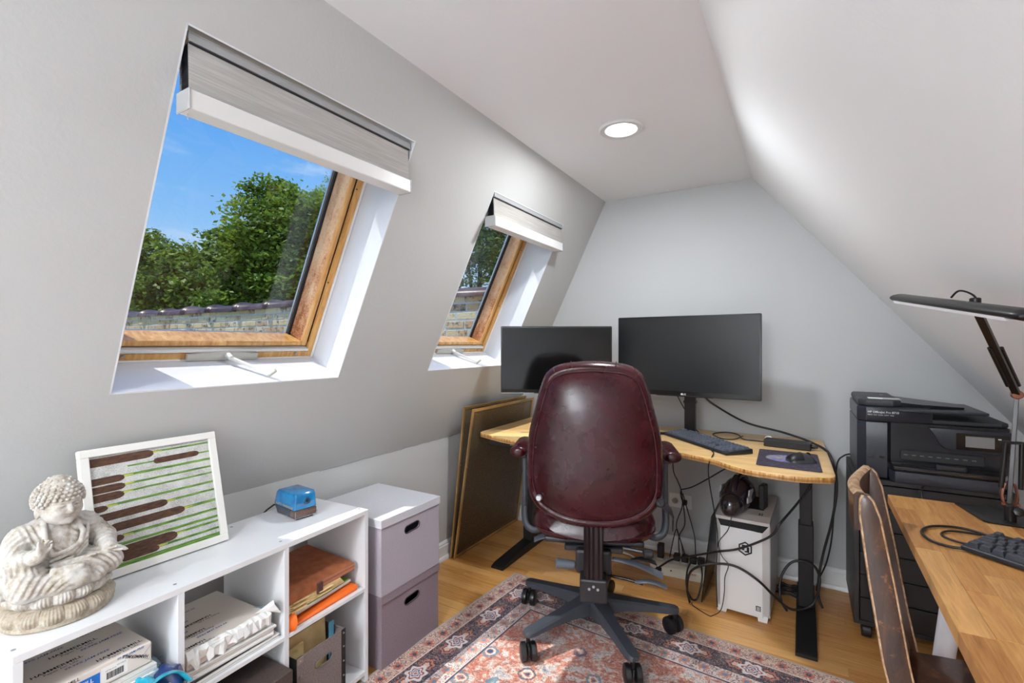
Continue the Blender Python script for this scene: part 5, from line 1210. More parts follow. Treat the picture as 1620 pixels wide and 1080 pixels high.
for k in range(4):
    g = G(); g.box(.062+(k % 2)*.010, .068+(k % 2)*.010, .07+(k//2)*.018, .08+(k//2)*.018, ht, ht+.0015); g.obj('port', 'slot_dark', t)
mat('panel_black', C(18, 18, 20), .25)
g = G(); g.box(-.003, .003, 0, .36, 0, .425, .001, 1); tag(g.obj('glass_panel', 'panel_black', None, None, (-.418, 2.460, .001), (0, R(6.2), R(0))), 'thin black panel leaning against the left side of the white tower', 'panel')
mat('vac_dark', C(26, 22, 30), .22, coat=.6); mat('vac_silver', C(176, 176, 178), .35, .4); mat('vac_smoke', C(44, 42, 46), .12, coat=.6, trans=.3); mat('vac_green', C(150, 190, 60), .4)
t = thing('handheld_vacuum', 'black and silver handheld vacuum lying on top of the white tower', 'vacuum', (-.275, 2.50, ht+.002), R(-12))
s = SDF((-.085, -.11, -.002), (.085, .17, .175), .004)
s.u(s.ell((0, .06, .075), (.070, .095, .074)), .01); s.u(s.ell((0, .01, .06), (.060, .075, .058)), .02); s.f = np.maximum(s.f, -s.Z)
link('body', s.mesh('body'), 'vac_dark', t, 75)
s = SDF((-.07, -.12, -.002), (.07, .02, .105), .004); s.u(s.ell((0, -.045, .045), (.052, .062, .050)), .01); s.u(s.cap((0, -.06, .04), (0, -.075, .02), .036, .030), .02); s.f = np.maximum(s.f, -s.Z); link('nozzle', s.mesh('nozzle'), 'vac_smoke', t, 75)
g = G(); g.tube(spline([(0, -.035, .094), (0, -.012, .132), (0, .03, .152), (0, .09, .154), (0, .135, .13), (0, .15, .09)], 6), .017, 12, flat=1.0); g.obj('handle', 'vac_dark', t, 60)
for s_ in (-1, 1):
    g = G(); g.prism([(-.030, .055), (.020, .05), (.052, .075), (.050, .108), (-.004, .110), (-.012, .085), (-.03, .08)], 0, .006, .001, M=T(s_*.061, 0, 0)@RY(90 if s_ > 0 else -90)@RZ(90 if s_ > 0 else -90)@Matrix.Scale(-1 if s_ < 0 else 1, 4, (1, 0, 0))); sp_ = g.obj('side_plate', 'vac_silver', t)
g = G(); g.box(-.008, .008, .02, .05, .166, .170, .002, 1); g.obj('switch', 'vac_silver', t)
g = G(); g.box(.075, .10, .10, .16, 0, .115, .004, 1); g.obj('charging_dock', 'black_plastic', t)

# ------------------------------------------------------------------ leaning window screens
mat('bronze', lambda n: n.ramp(n.noise(n.pos(), 6, 2), [(.3, C(160, 124, 74)), (.7, C(206, 170, 112))]), .3, .6)
def meshmat(n):
    return .60
mat('screen_mesh', C(112, 94, 68), .45, alpha=lambda n: n.ramp((n.xyz(n.co())[0]*900.0).sin()*.12+(n.xyz(n.co())[1]*900.0).sin()*.12+.47, [(0, (.2, .2, .2, 1)), (1, (1, 1, 1, 1))]))
def wscreen(loc, tilt, rz, w_, h_, label):
    t = thing('window_screen', label, 'window screen', loc, rot=None)
    t.matrix_world = T(*loc)@RZ(90+rz)@RX(90+tilt)      # local x along wall, y up, z into the room
    f_ = .017
    for a, b, c, dd in ((0, w_, 0, f_), (0, w_, h_-f_, h_), (0, f_, f_, h_-f_), (w_-f_, w_, f_, h_-f_)):
        g = G(); g.box(a, b, c, dd, -.0045, .0045, .0015, 1); g.obj('frame_rail', 'bronze', t)
    g = G(); g.box(f_-.002, w_-f_+.002, f_-.002, h_-f_+.002, -.0006, .0006); g.obj('mesh', 'screen_mesh', t)
    for y in (h_*.62,):
        g = G(); g.cyl((.008, y, .004), (.008, y, .009), .004, .003, 8); g.obj('spring_pin', 'screw', t, 40)
    return t
wscreen((-1.752, 2.206, .002), 6.2, 0, .72, .89, 'bronze framed window screen leaning against the knee wall, behind the other')
wscreen((-1.728, 2.208, .002), 8.6, 0, .72, .885, 'bronze framed window screen leaning in front, nearest the desk')
# ------------------------------------------------------------------ burgundy office chair
def leather(n):
    v = n.co(); x, y, z = n.xyz(v); c = n.ramp(n.noise(v, 5, 4), [(.3, C(42, 4, 11)), (.7, C(62, 8, 18))])
    col_ = n.smooth((x+.0).abs(), .05, .02)+n.smooth((z-.97).abs(), .012, .004)*n.smooth((x-.05).abs(), .06, .03)
    sc = n.smooth(n.noise(n.scl(v, (60, 8, 14)), 2.2, 5, .75, 1.2), .60, .74)*n.smooth(n.noise(v, 9, 2), .45, .6)
    return n.mix((sc*col_).clamp()*.55, c, C(176, 84, 104))
mat('leather', leather, lambda n: n.noise(n.co(), 18, 3)*.16+.19, bump=lambda n: n.vor(n.co(), 420)*.4+n.noise(n.co(), 9, 3), bstr=.12, bdist=.003, coat=.08, spec=.4)
mat('stitch', C(66, 12, 24), .5); mat('chair_black', C(34, 34, 38), .42); mat('chair_base', C(58, 62, 70), .48, bump=lambda n: n.noise(n.co(), 600, 2), bstr=.06, bdist=.001); mat('steel_dark', C(58, 52, 54), .28, .85); mat('castor', C(26, 26, 28), .35); mat('badge_silver', C(196, 200, 206), .3, .7); mat('lever_grey', C(96, 102, 112), .45)
CR = 21.6
t = chair = thing('office_chair', 'burgundy leather office chair with black five-star base at the desk', 'office chair', (-.777, 1.968, .0046), R(CR))
# backrest outline (half width at height)
prof = [(1.176, .035), (1.168, .110), (1.150, .160), (1.12, .190), (1.06, .212), (.98, .232), (.90, .252), (.82, .261), (.74, .263), (.67, .258), (.625, .240), (.590, .205), (.560, .140), (.545, .055)]
outl = [(w_, z) for z, w_ in prof]; outl = outl+[(-a, b) for a, b in outl[::-1]]
outl = [(p.x, p.y) for p in spline([(a, b, 0) for a, b in outl], 4, True)]
zc = .86
def yb(x, z): return -.262+.10*(z-.62)*(z-.62)*.6+.55*x*x-.035*math.exp(-((z-.72)/.12)**2)*0+(.05 if z > 1.0 else 0)*(z-1.0)
def ringb(q, off):
    r_ = []
    for a, b in outl:
        x, z = a*q, zc+(b-zc)*q; r_.append((x, yb(x, z)-off, z))
    return r_
back = thing('x', 'x', 'x'); bpy.data.objects.remove(back, do_unlink=True)
g = G(); g.loft([ringb(.02, .062), ringb(.3, .060), ringb(.6, .053), ringb(.78, .043), ringb(.86, .033), ringb(.885, .026)], cap=True); bk = g.obj('back_panel', 'leather', t, 60)
g = G(); g.loft([ringb(.880, .022), ringb(.905, .030), ringb(.945, .028), ringb(.98, .012), ringb(1.0, -.012), ringb(.985, -.04), ringb(.93, -.062), ringb(.7, -.075), ringb(.05, -.08)], cap=True); g.obj('cushion', 'leather', t, 60)
g = G(); g.tube(ringb(.888, .0285), .0028, 6, True); g.obj('piping', 'stitch', bk, 60)
for sx, q in ((-.085, 0), (.085, 0), (-.155, 1), (.155, 1)):
    g = G(); zt_ = 1.172 if q == 0 else 1.148; g.tube([(sx*(.93+.07*k), yb(sx, zt_)-.030+.010*k*k, (zc+(zt_-zc)*(.92+.085*k))) for k in (0, .33, .66, 1, 1.1)], .0018, 5); g.obj('stitched_seam', 'stitch', bk, 60)
g = G(); zb = .655; g.cyl((-.205, yb(-.205, zb)-.040, zb), (-.207, yb(-.205, zb)-.052, zb), .0125, .011, 18, .002); g.obj('badge', 'badge_silver', bk, 40)
# seat
def seatring(q, z, dy=0):
    pts = []
    for a, b in roundrect(.50*q, .47*q, .14*q, 8): pts.append((a, b+.03+dy, z+.25*max(0, -(b+.12))*.12))
    return pts
g = G(); g.loft([seatring(.80, .455), seatring(.95, .462), seatring(1.0, .485), seatring(1.0, .515), seatring(.94, .545), seatring(.7, .556), seatring(.1, .55)]); g.obj('seat', 'leather', t, 60)
g = G(); g.tube(seatring(1.0, .487), .003, 6, True); g.obj('seat_piping', 'stitch', t, 60)
g = G(); g.loft([[(.21*math.cos(a), -.205-.055*abs(math.sin(a))*(1 if math.sin(a) < 0 else .2)+.02*math.cos(a)**2, .545+.052*math.sin(a)) for a in [2*PI*k/28 for k in range(28)]], [(.17*math.cos(a), -.235-.02*(math.sin(a) < 0), .535+.04*math.sin(a)) for a in [2*PI*k/28 for k in range(28)]]]); g.obj('lower_bolster', 'leather', t, 60)
g = G(); g.box(-.20, .20, -.15, .20, .430, .456, .01, 2); g.obj('seat_pan', 'chair_black', t)
# mechanism
g = G(); g.loft([[(x, y, z) for x, y in ((-.037, -.262), (-.030, -.268), (-.020, -.272), (-.012, -.266), (-.004, -.266), (.004, -.272), (.016, -.272), (.024, -.266), (.032, -.268), (.037, -.262), (.037, -.244), (-.037, -.244))] for z in (.345, .60)]); g.obj('back_post', 'steel_dark', t, 30)
g = G(); g.box(-.052, .052, -.275, -.19, .262, .352, .008, 2); blk = g.obj('post_bracket', 'chair_black', t)
for x, z in ((-.016, .318), (.016, .318), (0, .328)):
    g = G(); g.cyl((x, -.275, z), (x, -.279, z), .005, .005, 10); g.obj('bolt', 'badge_silver', blk, 40)
g = G(); g.box(-.07, .07, -.20, .14, .335, .432, .012, 2); g.obj('tilt_housing', 'chair_black', t)
g = G(); g.box(-.115, .115, -.17, .12, .412, .434, .004, 1); g.obj('seat_plate', 'chair_black', t)
g = G(); g.cyl((0, 0, .14), (0, 0, .34), .025, .025, 20); g.obj('gas_column', 'steel_dark', t, 40)
g = G(); g.cyl((0, -.0, .23), (0, 0, .262), .034, .034, 20); g.obj('column_collar', 'chair_black', t, 40)
# levers
g = G(); g.cyl((-.075, -.165, .355), (-.15, -.175, .362), .017, .020, 14, .003); g.obj('tension_grip', 'lever_grey', t, 40)
g = G(); g.cyl((-.05, -.165, .352), (-.08, -.165, .356), .012, .012, 10); g.obj('tension_shaft', 'chair_black', t, 40)
def paddle(p0, p1, w0, w1, m, nm):
    p0, p1 = Vector(p0), Vector(p1); d_ = (p1-p0).normalized(); sd_ = d_.cross(Vector((0, 0, 1))).normalized(); up_ = Vector((0, 0, 1))
    rr3 = []
    for k in range(9):
        q = k/8; c = p0.lerp(p1, q)+up_*(.012*math.sin(q*PI)); w_ = w0+(w1-w0)*math.sin(q*PI*.55); h_ = .007*(1-.5*q)
        rr3.append([c+sd_*w_*math.cos(a)+up_*h_*math.sin(a) for a in [2*PI*j/12 for j in range(12)]])
    g = G(); g.loft(rr3); return g.obj(nm, m, t, 60)
paddle((-.15, -.10, .432), (-.245, -.115, .424), .012, .026, 'lever_grey', 'height_paddle')
paddle((.075, -.155, .385), (.265, -.185, .345), .012, .030, 'lever_grey', 'tilt_paddle')
paddle((.15, -.10, .36), (.25, -.09, .352), .008, .024, 'chair_black', 'tilt_lever')
g = G(); g.tube([(.05, -.15, .318), (.13, -.175, .318), (.19, -.19, .312)], .006, 8); g.obj('lever_rod', 'steel_dark', t, 60)
paddle((.16, -.19, .316), (.275, -.215, .318), .010, .018, 'lever_grey', 'lock_paddle')
g = G(); g.tube([(.12, -.16, .433), (.19, -.18, .432)], .008, 8); g.cyl((.19, -.19, .43), (.228, -.19, .43), .017, .017, 14, .004); g.obj('side_knob', 'chair_black', t, 40)
g = G(); g.lathe([(.0, 0), (.016, 0), (.017, .02), (.010, .026), (0, .026)], 16, M=T(.243, yb(.24, .64)-.02, .648)@RX(70)@RY(10)); g.obj('lumbar_knob', 'chair_black', t, 40)
g = G(); g.loft([[(.246, -.275, .640), (.262, -.268, .652), (.258, -.262, .66)], [(.268, -.278, .626), (.285, -.270, .630), (.284, -.264, .636)], [(.284, -.28, .61), (.292, -.274, .606), (.292, -.268, .61)], [(.285, -.276, .556), (.289, -.272, .552), (.289, -.268, .556)]]); g.obj('lumbar_lever', 'chair_black', t, 40)
# arms
for s_ in (-1, 1):
    g = G(); g.loft([[(s_*.315+w_*math.cos(a), y, .786+h_*math.sin(a)) for a in [2*PI*k/18 for k in range(18)]] for y, w_, h_ in ((-.112, .012, .010), (-.108, .028, .020), (-.095, .036, .024), (.11, .036, .024), (.135, .032, .021), (.15, .014, .01))]); arm = g.obj('arm_pad', 'leather', t, 60)
    g = G(); g.box(s_*.305-.016, s_*.305+.016, -.03, .05, .742, .765, .004, 1); g.obj('arm_plate', 'chair_black', arm)
    g = G(); g.box(s_*.300-.009, s_*.300+.009, -.018, .028, .53, .745, .004, 1); g.obj('arm_post', 'chair_base', t)
    g = G(); g.tube(spline([(s_*.300, .005, .56), (s_*.302, .0, .49), (s_*.290, -.01, .445), (s_*.255, -.02, .428), (s_*.20, -.02, .448), (s_*.13, -.02, .445)], 6), .0125, 10, flat=1.3); g.obj('arm_bracket', 'chair_base', t, 60)
# base
g = G(); g.lathe([(.0, .075), (.032, .075), (.046, .10), (.050, .135), (.038, .158), (.027, .162), (0, .162)], 30); hub = g.obj('hub', 'chair_base', t, 40)
tilt_ang = [28, 100, 172, 244, 316]
def wheel_mesh(gg, x0):
    gg.lathe([(.0, 0), (.026, 0), (.035, .004), (.036, .012), (.035, .022), (.028, .0255), (0, .0255)], 24, M=T(x0, 0, .036)@RY(90))
for k, a in enumerate(tilt_ang):
    a = R(a-CR); c_, s_ = math.cos(a), math.sin(a); RM = Matrix.Rotation(a, 4, 'Z')
    def sec(r_, w_, zt_, zb_): return [(r_, -w_, zb_), (r_, w_, zb_), (r_, w_*.98, zt_-.008), (r_, w_*.72, zt_), (r_, -w_*.72, zt_), (r_, -w_*.98, zt_-.008)]
    g = G(); g.loft([sec(.02, .040, .158, .10), sec(.06, .040, .156, .10), (sec(.14, .031, .145, .105)), sec(.24, .027, .131, .102), sec(.33, .026, .118, .094), sec(.352, .022, .115, .094), sec(.362, .012, .112, .096)], M=RM); lg = g.obj('base_leg', 'chair_base', t, 35)
    ca = [30, 70, 20, -25, 75][k]
    CMt = RM@T(.345, 0, 0)@RZ(ca)
    g = G(); g.cyl((0, 0, .06), (0, 0, .10), .008, .008, 10, M=CMt@T(0, .0, 0)); g.box(-.006, .006, -.024, .026, .03, .066, .006, 2, M=CMt@T(0, .008, 0)); cs_ = g.obj('castor_fork', 'castor', lg, 40)
    for x0 in (-.0325, .007):
        g = G(); wheel_mesh(g, x0); o = g.obj('castor_wheel', 'castor', lg, 40); o.data.transform(CMt@T(0, .008, 0))

# ------------------------------------------------------------------ black drawer cabinet on castors
mat('cab_black', C(26, 25, 26), .45, bump=lambda n: n.noise(n.scl(n.co(), (60, 60, 4)), 3, 2), bstr=.04, bdist=.001); mat('cab_side', C(44, 43, 43), .42)
t = thing('drawer_cabinet', 'black drawer cabinet on castors beside the desk, carrying the printer', 'cabinet', (.186, 2.495, .0006), 0)
cw, cdp, chh = .50, .44, .684
g = G(); g.box(0, .018, .004, cdp, .065, chh-.02, .001, 1); g.obj('side_panel', 'cab_side', t)
g = G(); g.box(cw-.018, cw, .004, cdp, .065, chh-.02, .001, 1); g.obj('side_panel', 'cab_side', t)
g = G(); g.box(0, cw, 0, cdp, chh-.0195, chh, .0012, 1); g.obj('top', 'cab_black', t)
g = G(); g.box(.0185, cw-.0185, .004, cdp, .065, .083); g.obj('bottom', 'cab_black', t)
g = G(); g.box(.0185, cw-.0185, cdp-.006, cdp, .084, chh-.0205); g.obj('back', 'cab_black', t)
nd = 6; dh = (chh-.0215-.084)/nd
for k in range(nd):
    z0 = .084+k*dh
    g = G(); g.box(.021, cw-.021, .002, .018, z0+.002, z0+dh-.002, .0015, 1); dr = g.obj('drawer', 'cab_black', t)
    g = G(); g.box(.025, cw-.025, .02, cdp-.02, z0+.004, z0+dh-.02); g.obj('drawer_box', 'cab_black', dr)
    g = G(); g.box(cw*.5-.045, cw*.5+.045, -.0005, .004, z0+dh-.016, z0+dh-.002); g.obj('pull_slot', 'slot_dark', dr)
for x in (.045, cw-.045):
    for y in (.045, cdp-.05):
        g = G(); g.cyl((x-.018, y, .031), (x+.018, y, .031), .031, .031, 20, .004); cst = g.obj('castor', 'castor', t, 40)
        g = G(); g.box(x-.006, x+.006, y-.012, y+.02, .03, .065, .003, 1); g.obj('castor_bracket', 'castor', cst)

# ------------------------------------------------------------------ printer
mat('printer_black', C(38, 41, 50), .32); mat('printer_dark', C(22, 24, 30), .28); mat('printer_gloss', C(16, 16, 18), .12, coat=.4); mat('lcd_grey', C(126, 126, 124), .35); mat('printer_top', C(50, 52, 56), .5)
t = thing('printer', 'black inkjet office printer on the black drawer cabinet', 'printer', (.200, 2.515, chh+.001), R(0))
pw, pd = .485, .40
g = G(); g.prism([(0, .03), (.03, .004), (.10, 0), (.115, .03), (pw-.012, .03), (pw, .06), (pw, pd), (0, pd)], .004, .236, .004); g.obj('body', 'printer_black', t, 25)
g = G(); g.prism([(.115, .0295), (pw-.014, .0295), (pw-.014, .026), (.115, .026)], .010, .236); g.obj('front_face', 'printer_dark', t)
g = G(); g.box(.145, .40, .012, .030, .086, .126, .002, 1); g.obj('output_slot', 'slot_dark', t)
for k in range(9):
    g = G(); g.box(.155+k*.026, .168+k*.026, .0105, .0122, .107, .1095); g.obj('roller', 'lcd_grey', t)
# control panel with curved corner
cpn = [(.235, .225)]+[(.27+.06*(1-math.cos(R(a)))-.02, .225-.085*math.sin(R(a))) for a in (20, 40, 60, 75, 90)]+[(pw-.003, .137), (pw-.003, .225)]
g = G(); g.prism(cpn, .0, .012, .002, M=T(0, .027, 0)@RX(90)); cpo = g.obj('control_panel', 'printer_black', t, 30)
g = G(); g.box(.318, .468, .0140, .0155, .148, .212, .001, 1); cpl = g.obj('touch_frame', 'printer_gloss', cpo)
g = G(); g.box(.345, .428, .0130, .0141, .160, .202); g.obj('display', 'lcd_grey', cpl)
g = G(); g.box(.438, .447, .0132, .0141, .196, .200); g.obj('wireless_icon', 'logo_white', cpl)
# paper tray
g = G(); g.prism([(.105, -.030), (.118, -.062), (.43, -.066), (.445, -.03), (.445, .03), (.105, .03)], .006, .052, .004); g.obj('paper_tray', 'printer_black', t, 25)
g = G(); g.prism([(.100, -.035), (.114, -.068), (.435, -.072), (.452, -.034), (.452, .03), (.100, .03)], .054, .074, .004); g.obj('output_tray', 'printer_gloss', t, 25)
g = G(); g.box(.245, .335, -.055, -.045, .066, .092, .004, 2); g.obj('paper_stop', 'printer_dark', t)
g = G(); g.prism([(.0, .0), (.03, -.0), (.03, .02), (0, .02)], 0, .001, 0, M=T(.19, -.0663, .016)@RX(90)); g.obj('tray_grip', 'printer_dark', t)
# scanner lid / document feeder, overhanging shelf on the right
g = G(); g.prism([(0, .035), (.03, .002), (.13, -.004), (.18, .01), (.25, .03), (.25, pd), (0, pd)], .237, .300, .008); fd = g.obj('document_feeder', 'printer_black', t, 30)
g = G(); g.prism([(.12, .0), (.20, -.008), (.40, .0), (.415, .02), (.415, pd-.06), (.12, pd-.06)], .284, .296, .005); g.obj('feeder_tray', 'printer_black', t, 30)
g = G(); g.loft([[(.10, .02, .296), (.10, .26, .296), (.10, .26, .332), (.10, .02, .324)], [(.22, .05, .296), (.22, .26, .296), (.22, .26, .318), (.22, .05, .312)], [(.36, .10, .297), (.36, .26, .297), (.36, .26, .304), (.36, .10, .304)]]); g.obj('feeder_guide', 'printer_dark', t, 25)
g = G(); g.prism([(0.004, .04), (.03, .008), (.12, .004), (.15, .03), (.15, pd-.02), (.004, pd-.02)], .300, .330, .010); g.obj('feeder_cover', 'printer_top', t, 30)
g = G(); g.prism([(.22, .03), (pw-.03, .045), (pw-.004, .07), (pw-.004, pd), (.22, pd)], .237, .256, .006); g.obj('scanner_bed', 'printer_top', t, 30)
g = G(); g.box(.040, .150, .03, .085, .3302, .3312); lb_ = g.obj('sticker', 'paper', t)
g = G(); g.box(.090, .150, .032, .060, .3312, .3316); g.obj('sticker_print', 'lcd_grey', lb_)
join_text('printer_print', [('HP OfficeJet Pro 8710', .0115, T(.034, -.0042, .278)@RX(90), 'LEFT', 0, .01), ('PRINT  FAX  SCAN  COPY  WEB', .0062, T(.034, -.0042, .266)@RX(90))], 'logo_white', t)
for x in (.038, .075):
    g = G(); g.box(x, x+.016, -.0008, .006, .088, .096, .001, 1); g.obj('usb_port', 'printer_gloss', t)

# ------------------------------------------------------------------ butcher block table with white legs
def block(n):
    x, y, z = n.xyz(n.co()); r = n.rnd()
    gr = n.noise(n.vec(x*26.0, y*2.4+r*30.0, r*7.0), 2.2, 5, .65, 1.4)
    f = n.noise(n.vec(x*160.0, y*8.0, r*5.0), 2.0, 3, .6)
    c = n.ramp(gr*.75+f*.28, [(.30, C(112, 68, 30)), (.44, C(174, 118, 60)), (.58, C(206, 152, 88)), (.76, C(228, 182, 116))])
    return n.mix(.45, c, n.ramp(r, [(0, C(150, 94, 44)), (.5, C(198, 142, 78)), (1, C(226, 178, 112))]))
mat('butcher_block', block, .34, bump=lambda n: n.noise(n.scl(n.co(), (90, 6, 1)), 3, 3), bstr=.06, bdist=.001); mat('leg_white', C(224, 225, 230), .35)
TX0, TX1, TY0, TY1, TZ = 0, .60, -1.28, 0, .745
t = table = thing('work_table', 'butcher block work table with white slanted legs by the sloping wall', 'table', (.243, 2.030, 0), R(-.6))
g = G(); g.box(TX0+.001, TX1-.001, TY0+.001, TY1-.001, TZ-.029, TZ-.004, 0); top_ = g.obj('top', 'butcher_block', t)
x = TX0; 
while x < TX1-.001:
    x1 = min(x+.050, TX1); y = TY1+rng.uniform(0, .25)
    while y > TY0:
        Ls = rng.uniform(.18, .42); a, b = max(y-Ls, TY0), min(y, TY1)
        if b-a > .01:
            g = G(); g.box(x+.0001, x1-.0001, a+.0001, b-.0001, TZ-.0285, TZ+rng.uniform(-.0001, .0001), .0008, 1); g.obj('stave', 'butcher_block', top_)
        y -= Ls
    x = x1
for (x, y), (x2, y2) in (((.125, -.30), (.095, -.085)), ((.50, -.30), (.53, -.085)), ((.125, -.95), (.085, -1.15)), ((.50, -.95), (.53, -1.15))):
    g = G(); g.cyl((x2, y2, .0052), (x, y, TZ-.030), .024, .026, 20); lg = g.obj('leg', 'leg_white', t, 40)
    g = G(); g.cyl((x, y, TZ-.040), (x, y, TZ-.0295), .04, .045, 20); g.obj('leg_plate', 'leg_white', lg, 40)
# keyboard and cords on the table
rowsk = full_rows()
keyboard('black keyboard with worn keys on the butcher block table', (.327, 1.568, TZ+.0012), R(-40), .445, .140, rowsk, 'keycap_black', .011, 5)
cable('black keyboard cord looping on the butcher block table', [(.47, 1.60, .752), (.418, 1.705, .750), (.366, 1.744, .750), (.304, 1.722, .750), (.271, 1.661, .750), (.276, 1.60, .750), (.305, 1.572, .750), (.330, 1.566, .752)], .0034, 'cable_black', group='table cables')
cable('inner loop of black cord on the butcher block table', [(.40, 1.712, .7495), (.341, 1.706, .7495), (.315, 1.676, .7495), (.313, 1.646, .7495), (.334, 1.622, .7495), (.355, 1.605, .752)], .0028, 'cable_black', group='table cables')
cable('grey cord lying on the cabinet top in front of the printer', [(.40, 2.44, chh-.05), (.41, 2.480, chh+.002), (.45, 2.50-.02, chh+.012), (.52, 2.47, chh+.014), (.60, 2.46, chh+.010), (.66, 2.45, chh+.006)], .003, 'cable_black', group='table cables')
# ------------------------------------------------------------------ desk lamp
mat('lamp_black', C(30, 29, 29), .35, .3); mat('copper', C(160, 108, 88), .3, .8); mat('lamp_diffuser', C(226, 226, 230), .4); mat('lamp_bar', C(96, 96, 98), .3, .8)
t = thing('desk_lamp', 'black spring-arm desk lamp with long bar head on the butcher block table', 'lamp', (.50, 1.885, TZ), 0)
def dl(p): return Vector(p)-Vector((.50, 1.885, TZ))
g = G(); g.prism([(p[0]-.50, p[1]-1.885) for p in [(.408, 2.012), (.436, 1.856), (.446, 1.846), (.68, 1.84), (.70, 2.01)]], .0005, .006, .0015); bs = g.obj('base_plate', 'lamp_black', t, 30)
g = G(); g.cyl((0, 0, .005), (0, 0, .048), .013, .013, 18, .001); g.obj('post', 'lamp_black', t, 40)
g = G(); g.lathe([(.0, 0), (.010, 0), (.013, .003), (.012, .010), (.006, .012), (0, .012)], 8, M=T(.012, -.014, .036)@RX(70)); g.obj('clamp_knob', 'lamp_black', t, 30)
E0 = Vector((-.002, 0, .055)); E1 = Vector((.012, -.005, .362)); E2 = dl((.357, 1.575, 1.338))
def bar(g, a, b, w_, h_, off=(0, 0, 0)):
    a = Vector(a)+Vector(off); b = Vector(b)+Vector(off); q = (b-a).to_track_quat('Z', 'Y').to_matrix().to_4x4(); L = (b-a).length
    g.box(-w_/2, w_/2, -h_/2, h_/2, 0, L, .001, 1, M=Matrix.Translation(a)@q)
g = G(); bar(g, E0, E1, .012, .010); a1_ = g.obj('lower_arm', 'lamp_bar', t)
for s_ in (-1, 1):
    off = Vector((s_*.020, -.004, 0)); p = E0.lerp(E1, .14); q = E0.lerp(E1, .56)
    g = G(); g.cyl(p+off, q+off*.8, .0058, .0058, 10); g.obj('spring_tube', 'lamp_black', a1_, 40)
    g = G(); g.loft([[E0+Vector((s_*(.008+.006*math.sin(k*PI)), -.008, -.006+.062*k)), E0+Vector((s_*(.012+.006*math.sin(k*PI)), -.006, -.006+.062*k)), E0+Vector((s_*(.012+.006*math.sin(k*PI)), .008, -.006+.062*k)), E0+Vector((s_*(.008+.006*math.sin(k*PI)), .008, -.006+.062*k))] for k in (0, .25, .5, .75, 1)]); cpb = g.obj('copper_bracket', 'copper', t, 40)
    g = G(); g.cyl(E0+Vector((s_*.016, -.010, 0)), E0+Vector((s_*.016, -.014, 0)), .004, .004, 10); g.obj('rivet', 'copper', cpb, 40)
g = G(); bar(g, E0.lerp(E1, .56)+Vector((-.022, -.004, 0)), E0.lerp(E1, .56)+Vector((.022, -.004, 0)), .008, .008); g.obj('spring_bracket', 'lamp_black', a1_)
g = G(); g.cyl(E1+Vector((0, -.012, 0)), E1+Vector((0, .012, 0)), .012, .012, 16, .002); g.obj('elbow_joint', 'copper', t, 40)
g = G(); bar(g, E1, E2, .016, .012); a2_ = g.obj('upper_arm', 'lamp_black', t)
p, q = E1.lerp(E2, .10), E1.lerp(E2, .55); 
for s_ in (-1, 1):
    off = Vector((s_*.014, s_*.012, .004)); g = G(); g.cyl(p+off, q+off, .005, .005, 10); g.obj('spring_tube', 'lamp_black', a2_, 40)
H0, H1 = dl((.252, 1.90, 1.392)), dl((.392, 1.335, 1.302)); hd_ = (H1-H0).normalized(); up_ = Vector((0, 0, 1)); sd_ = hd_.cross(up_).normalized(); up_ = sd_.cross(hd_).normalized()
def hsec(q, w_, zt_, zb_):
    c = H0.lerp(H1, q); return [c+sd_*w_*math.cos(a)+up_*(zt_ if math.sin(a) > 0 else zb_)*math.sin(a) for a in [2*PI*k/20 for k in range(20)]]
g = G(); g.loft([hsec(-.02, .006, .003, .003), hsec(-.005, .020, .010, .009), hsec(.03, .026, .013, .011), hsec(.94, .027, .014, .011), hsec(.985, .024, .013, .012), hsec(1.0, .010, .006, .006)]); hh = g.obj('lamp_head', 'lamp_black', t, 50)
g = G(); g.loft([[H0.lerp(H1, q)+sd_*x+up_*z for x, z in ((-.021, -.006), (.021, -.006), (.018, -.0145), (-.018, -.0145))] for q in (.045, .90)]); g.obj('diffuser', 'lamp_diffuser', hh, 30)
g = G(); g.cyl(E2+Vector((0, 0, -.02)), E2+Vector((0, 0, .022)), .011, .011, 14, .002); g.obj('head_joint', 'lamp_black', t, 40)
g = G(); g.tube(spline([E2+Vector((.01, .012, .0)), E2+Vector((.004, .03, .030)), E2+Vector((-.018, .05, .045)), E2+Vector((-.03, .07, .03))], 6), .0025, 6); g.obj('lamp_cord', 'cable_black', t, 60)

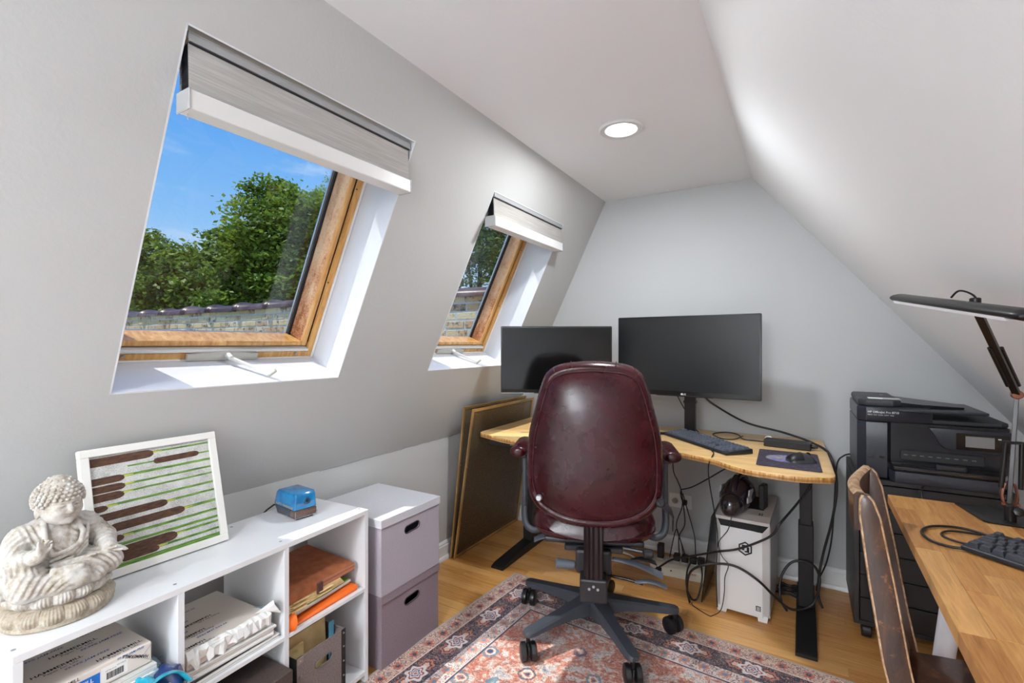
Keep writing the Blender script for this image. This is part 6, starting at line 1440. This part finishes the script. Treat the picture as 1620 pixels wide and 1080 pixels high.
# ------------------------------------------------------------------ old wooden chair
def oldwood(n):
    v = n.co(); g_ = n.noise(n.scl(v, (10, 10, 3)), 4, 5, .7, .8); w_ = n.noise(v, 42, 5, .75)
    c = n.ramp(g_, [(.3, C(38, 22, 14)), (.55, C(66, 38, 21)), (.75, C(100, 62, 34))])
    return n.mix(n.smooth(w_, .58, .72)*.6, c, C(156, 100, 54))
mat('old_wood', oldwood, .36, coat=.2); mat('worn_edge', lambda n: n.ramp(n.noise(n.co(), 40, 5, .7), [(.34, C(120, 84, 56)), (.5, C(176, 140, 104)), (.7, C(206, 176, 144))]), .5)
t = thing('wooden_chair', 'old dark wooden chair with worn edges at the butcher block table', 'chair', (.30, 1.52, 0))
def wl(p): return Vector(p)-Vector((.30, 1.52, 0))
def stile(y0, y1, bx, nm):
    # raked flat post: seat level -> top, leg below
    sec_ = []
    for z, x, y, wx, wy in ((.0046, bx+.064, y1, .040, .030), (.25, bx+.076, y1, .046, .032), (.42, bx+.080, y1, .052, .034), (.52, bx+.060, y1*.8+y0*.2, .054, .034), (.70, bx+.034, y1*.4+y0*.6, .052, .032), (.84, bx+.014, y0, .044, .030), (.878, bx+.008, y0, .030, .028), (.888, bx+.006, y0, .016, .02)):
        r_ = []
        for sx, sy in ((-1, -1), (1, -1), (1, 1), (-1, 1)): r_.append(wl((x+sx*wx/2, y+sy*wy/2, z)))
        sec_.append(r_)
    g = G(); g.loft(sec_); bmesh.ops.bevel(g.bm, geom=[e for e in g.bm.edges if abs((e.verts[0].co-e.verts[1].co).normalized().z) > .7], offset=.0045, segments=2, profile=.5, affect='EDGES', material=1); o = g.obj(nm, 'old_wood', t, 40); o.data.materials.append(MATS['worn_edge']); return o
stile(1.425, 1.395, .122, 'back_post'); stile(1.735, 1.675, .160, 'back_post')
# curved crest rail
sec_ = []
for k in range(13):
    q = k/12; y = 1.425+.31*q; bow = .020*math.sin(q*PI)+.0; x = .118+.040*q-bow; th = .011
    dx = .040/.31-.020*PI*math.cos(q*PI)/.31; nl = Vector((1, -dx, 0)).normalized()
    zt_ = .893-.006*math.sin(q*PI); zb_ = .80
    c = Vector((x, y, 0)); r_ = [wl(c-nl*th+Vector((0, 0, zb_))), wl(c+nl*th+Vector((0, 0, zb_))), wl(c+nl*th*1.1+Vector((.0, 0, zt_-.006))), wl(c+nl*th*.5+Vector((0, 0, zt_))), wl(c-nl*th*.6+Vector((0, 0, zt_))), wl(c-nl*th*1.2+Vector((0, 0, zt_-.008)))]
    sec_.append(r_)
g = G(); g.loft(sec_); cr_ = g.obj('crest_rail', 'old_wood', t, 50)
g = G(); g.loft([[r_[2]+Vector((0, 0, .0005)), r_[3]+Vector((0, 0, .0012)), r_[4]+Vector((0, 0, .0012)), r_[5]+Vector((-.0008, 0, .0005)), r_[4]-Vector((0, 0, .003)), r_[3]-Vector((0, 0, .003))] for r_ in sec_]); g.obj('worn_top', 'worn_edge', cr_, 50)
g = G(); g.prism([(p[0]-.30, p[1]-1.52) for p in [(.185, 1.372), (.56, 1.33), (.575, 1.35), (.580, 1.69), (.565, 1.71), (.235, 1.652), (.22, 1.64)]], .405, .430, .006); g.obj('seat', 'old_wood', t, 35)
g = G(); g.raw([wl(p) for p in [(.195, 1.41, .44), (.235, 1.645, .44), (.245, 1.645, .44), (.205, 1.41, .44), (.186, 1.41, .475), (.226, 1.645, .475), (.236, 1.645, .475), (.196, 1.41, .475)]], [(0, 1, 2, 3), (4, 7, 6, 5), (0, 4, 5, 1), (3, 2, 6, 7), (0, 3, 7, 4), (1, 5, 6, 2)]); bmesh.ops.recalc_face_normals(g.bm, faces=g.bm.faces); g.obj('lower_rail', 'old_wood', t)
for y in (1.37, 1.66):
    g = G(); g.cyl(wl((.545, y, .0046)), wl((.540, y, .406)), .015, .019, 12); g.obj('leg', 'old_wood', t, 40)
    g = G(); g.cyl(wl((.20 if y < 1.5 else .23, y, .19)), wl((.545, y, .19)), .009, .009, 10); g.obj('stretcher', 'old_wood', t, 40)
